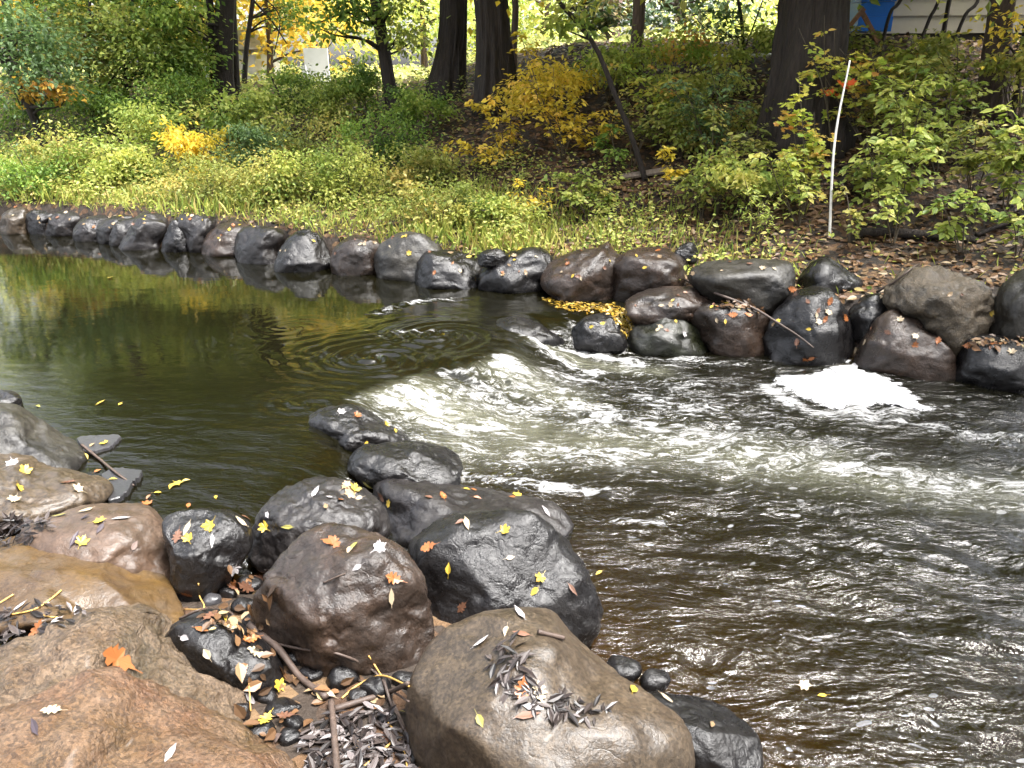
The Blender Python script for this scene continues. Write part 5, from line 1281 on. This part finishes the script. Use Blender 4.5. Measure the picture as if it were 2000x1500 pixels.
LEAVES = {}
def drop(u, v, kind, colour, size, h_=None):
    h_ = h_ or hit(u, v)
    if h_ is None: return
    loc, nrm, ob = h_
    z_ = Vector(unit(nrm + rng.normal(size=3) * .10))
    y_ = Vector(ball(1)[0])
    y_ = (y_ - z_ * y_.dot(z_)).normalized()
    x_ = y_.cross(z_)
    M = Matrix((x_, y_, z_)).transposed().to_4x4()
    M = Matrix.Translation(Vector(loc + nrm * (.004 + .03 * size))) @ M @ Matrix.Scale(size, 4)
    o = link('leaf', leaf_mesh(kind, colour, int(rng.integers(4))))
    o.matrix_world = M
    LEAVES.setdefault((ob, kind, colour), []).append((u, v, o))
    return o
HAND = """25 905 maple white|48 920 maple yellow|35 953 maple yellow|52 964 willow white|136 943 oak brown|152 956 maple cream|28 976 maple cream|204 867 maple yellow|167 891 oval yellow|220 937 oval yellow|190 921 oval orange
238 1014 willow white|192 1020 maple yellow|166 1012 willow dark|196 1033 willow dark|261 1066 oval pink|160 1060 maple yellow|146 1054 willow dark|132 1042 willow white|118 1008 willow olive|168 998 willow cream
410 1028 maple yellow|368 1053 maple yellow|347 1046 oak brown|392 1041 willow white|414 1056 willow white|470 1020 willow cream|485 1041 willow white|478 1012 oval brown|366 1032 willow cream
518 1030 maple yellow|523 1006 willow white|563 1030 willow olive|600 946 willow white|615 962 willow white|692 956 maple yellow|674 950 oak tan|682 964 maple tan|643 972 oval white|701 973 oval cream|664 978 willow orange|637 990 oval tan|512 1014 willow white
760 983 maple yellow|746 970 oak brown|865 970 oak orange|931 973 oval orange|910 956 oval yellow|926 958 oval orange|718 945 willow olive|838 972 oval brown|1010 966 maple yellow|1000 972 oval orange
654 1060 oak orange|668 1055 willow white|692 1068 oval olive|684 1075 oval cream|710 1084 willow cream|740 1070 maple white|698 1108 oval white|756 1102 willow pink|770 1131 oak orange|763 1166 willow cream|797 1166 willow cream|640 1060 willow orange
840 1068 oak orange|877 1112 oval yellow|904 1185 oak brown|985 1036 maple yellow|996 1090 oval cream|1066 1000 willow white|1055 1128 maple yellow|1046 1122 willow white|1044 1155 oval yellow|1117 1150 willow brown|900 1020 oval brown|912 1024 willow cream
1015 1200 willow white|976 1212 willow olive|990 1233 oval cream|940 1256 willow white|862 1268 willow white|1020 1240 willow brown|1020 1343 oak orange|1054 1356 oak cream|938 1407 oval olive|1028 1398 willow brown|1148 1492 willow olive|1040 1382 willow white
1300 1365 willow cream|1330 1415 willow cream|1390 1417 willow tan
230 1290 oak orange|103 1390 oak cream|70 1422 willow dark|332 1474 willow white|318 1496 willow white
393 1232 willow orange|500 1277 oak cream|524 1298 willow white|405 1278 oval cream|440 1226 oak cream|410 1204 oak brown|435 1205 oval yellow|362 1247 oval white
697 812 maple orange|666 806 maple white|755 829 maple yellow|772 842 oval yellow|1570 1340 maple cream|1606 1360 oval yellow|455 1110 maple white|215 543 maple yellow|197 787 willow yellow|235 790 oval yellow|75 794 oval olive|715 866 oval yellow|770 878 willow olive
545 1340 maple yellow|520 1405 oak yellow|490 1418 oval yellow|560 1400 oak brown|545 1440 oval pink|500 1340 willow white|485 1365 willow white|640 1355 willow cream|680 1368 willow white|752 1440 oak brown|714 1455 oak tan|735 1472 willow white|590 1455 willow white|450 1145 oak orange|455 1150 oak brown|365 1160 oak orange|480 1145 oak brown
90 1180 oval pink|150 1195 willow white|110 1214 willow white|70 1235 oak orange|15 1250 willow yellow|40 1185 willow white|510 1130 oak brown|490 1250 oak orange|470 1232 oval tan
345 945 maple yellow|362 940 oval yellow|335 950 oval yellow|290 972 oval orange|288 985 maple orange|308 963 oval yellow|422 972 oval yellow|368 988 oval orange|180 870 oval tan|1236 1347 oval yellow|1170 1120 oval yellow
1400 626 oval cream|1430 615 oak orange|1440 600 maple cream|1390 600 oval yellow|1617 610 maple cream|1600 628 maple cream|1610 625 oak orange|1620 590 oak orange|1598 607 oval brown|1580 643 oval yellow|1612 640 willow yellow|1557 670 oak brown|1572 702 oak orange|1585 700 oak orange|1650 620 oak orange
1757 625 maple cream|1735 650 oak brown|1788 656 maple cream|1787 675 oak orange|1832 667 oak orange|1720 580 oval cream|1490 524 maple cream|1512 525 oval cream|1545 565 oak orange|1320 628 oval yellow|1335 652 maple white|1960 668 maple cream|1890 675 oak orange|1940 672 oak orange|1975 688 maple cream|1995 664 oval yellow|1935 610 maple yellow|1672 685 maple cream"""
SZ = {'maple': .062, 'oak': .070, 'willow': .072, 'oval': .046}
for qi, line in enumerate(HAND.replace('\n', '|').split('|')):
    u, v, kd, cl_ = line.split()
    if kd == 'willow' and qi % 3 == 0: continue
    u, v = float(u), float(v)
    sz = SZ[kd] * rng.uniform(.85, 1.15) * (1.15 if v < 700 else 1.0)
    if (u, v) == (230, 1290): sz = .13
    drop(u, v, kd, cl_, sz)
CNT = dict(a2=2, a3=3, a4=4, a5=4, a6=7, a8=5, a10=6, a11=7, a12=3, a13=3, a14=9, a15=6, a16=6, a18=10, a19=9, a20=5, b2=4, b3=7, b4=2, b6=3, b7=7, b8=4, b12=2, b13=1, b14=2, b15=4)
for key, c_ in CNT.items():
    px = ROCKS[key]['px']
    lo, hi = px.min(0), px.max(0)
    done_ = 0
    for _ in range(c_ * 14):
        if done_ >= c_: break
        u = rng.uniform(lo[0], hi[0])
        v = lo[1] + (hi[1] - lo[1]) * rng.random() ** 1.6 * .6
        h_ = hit(u, v)
        if h_ is None or h_[2] != ROCKS[key]['ob'] or h_[1][2] < .35: continue
        kd = rng.choice(['oval', 'oval', 'maple', 'oak'])
        cl_ = rng.choice(['yellow', 'orange', 'cream', 'brown', 'tan'])
        drop(u, v, kd, cl_, SZ[kd] * rng.uniform(.7, 1.1), h_)
        done_ += 1
PH = {r_['ob']: r_['phrase'] for r_ in ROCKS.values()}
KW = {'maple': 'maple leaf', 'oak': 'oak leaf', 'willow': 'narrow willow leaf', 'oval': 'small oval leaf'}
ORD = ['leftmost', 'second from left', 'third from left', 'fourth from left', 'fifth from left', 'sixth from left']
WORD = {2: 'two', 3: 'three', 4: 'four', 5: 'five', 6: 'six'}
def place_of(ob):
    p = PH.get(ob) or ''
    if p: return 'on ' + p
    return {'slate_slab': 'on the ' + ('farther' if 'farther' in ob.get('label', '') else 'nearer') + ' slate slab', 'water': 'floating on the river', 'ground': 'on the dark ground'}.get(ob.name.split('.')[0], 'on ' + ('the ' + ob.get('label', 'stone')))
merged = {}
for (ob, kd, cl_), L in LEAVES.items():
    merged.setdefault((place_of(ob), kd, cl_), []).extend(L)
for (pl, kd, cl_), L in merged.items():
    L.sort(key=lambda t: t[0])
    for i, (u, v, o) in enumerate(L):
        cw = {'white': 'whitish'}.get(cl_, cl_)
        if len(L) == 1: lab = f'{cw} {KW[kd]} {pl}'
        elif len(L) == 2: lab = f"{'left' if i == 0 else 'right'} one of two {cw} {KW[kd].replace('leaf', 'leaves')} {pl}"
        else: lab = f"{'rightmost' if i == len(L) - 1 else ORD[min(i, 5)]} of {WORD.get(len(L), 'several')} {cw} {KW[kd].replace('leaf', 'leaves')} {pl}"
        w_ = lab.split()
        o['label'] = ' '.join(w_[:16])
        o['category'] = 'leaf'
        o['group'] = 'fallen leaves lying on rocks and water'

# ------------------------------------------------------------------ heaps of willow leaves (stuff)
def heap(poly, n_, size, label, dark=.5, lift=.03, key='willow', name='leaf_heap', tmpl=LANCE, flatten=.12):
    P = np.array(poly, float)
    c0_, c1_ = P.min(0), P.max(0)
    def inside(u, v):
        r_ = False
        for (xa, ya), (xb, yb) in zip(P, np.roll(P, -1, 0)):
            if (ya > v) != (yb > v) and u < (xb - xa) * (v - ya) / (yb - ya) + xa: r_ = not r_
        return r_
    pos, nn = [], []
    for _ in range(n_ * 8):
        if len(pos) >= n_: break
        u, v = rng.uniform(c0_, c1_)
        if inside(u, v):
            h_ = hit(u, v)
            if h_ is not None:
                pos.append(h_[0] + h_[1] * (.004 + lift * rng.random()))
                nn.append(h_[1])
    pos, nn = np.array(pos), np.array(nn)
    m_ = len(pos)
    tip = rng.normal(size=(m_, 3))
    tip -= nn * ((tip * nn).sum(1) * (1 - flatten))[:, None]
    link(name, leaves(name, pos, unit(tip), unit(nn + rng.normal(size=(m_, 3)) * .2), size * rng.uniform(.45, 1.25, m_), rng.beta(1.2, 1.2 if dark < .5 else 2.2, m_), FM[key], tmpl), None, label=label, cat='leaf heap', kind='stuff')
heap([(978, 1245), (1000, 1240), (1008, 1275), (1030, 1310), (1045, 1340), (1075, 1362), (1130, 1368), (1185, 1380), (1182, 1402), (1130, 1412), (1080, 1395), (1020, 1378), (985, 1350), (962, 1320), (960, 1270)], 120, .055, 'strip of grey willow leaves in the groove of the big tan boulder', .6, .006)
heap([(595, 1440), (640, 1400), (700, 1390), (760, 1395), (798, 1440), (800, 1520), (700, 1560), (600, 1540)], 420, .058, 'pile of pale willow leaves between the sticks at the bottom', .45, .02)
heap([(-20, 1040), (20, 1010), (60, 1015), (100, 1020), (95, 1045), (40, 1062), (-20, 1075)], 150, .055, 'heap of grey willow leaves at the left edge on the wet boulder', .6, .03)
heap([(-20, 1200), (60, 1180), (160, 1185), (200, 1200), (100, 1225), (20, 1262), (-20, 1270)], 70, .055, 'scatter of willow leaves under the wet ochre boulder', .5, .02)
heap([(380, 1190), (420, 1200), (500, 1240), (500, 1260), (440, 1240), (400, 1215)], 26, .045, 'litter of brown leaves on the dark half hidden rock', .6, .02, 'litter', 'leaf_heap', OVAL)
heap([(440, 1100), (560, 1090), (520, 1240), (600, 1320), (700, 1330), (800, 1380), (790, 1400), (600, 1420), (480, 1440), (470, 1340), (440, 1200)], 70, .06, 'dark soggy leaves between the loose stones', .7, .01, 'litter', 'leaf_litter', OVAL)
heap([(1060, 582), (1110, 590), (1200, 592), (1224, 610), (1240, 640), (1222, 660), (1208, 640), (1190, 612), (1120, 610), (1075, 598)], 420, .045, 'drift of drowned yellow leaves above the weir beside the rust topped boulder', .3, .004, 'wetgold', 'leaf_drift', OVAL, .1)
heap([(1405, 590), (1470, 590), (1490, 606), (1440, 606), (1400, 600)], 46, .07, 'heap of orange leaves on top of the red brown boulder', .5, .02, 'litter', 'leaf_heap', OVAL)
heap([(1890, 662), (1990, 660), (2000, 675), (1900, 680)], 40, .07, 'heap of brown leaves on the long boulder at the right edge', .5, .02, 'litter', 'leaf_heap', OVAL)
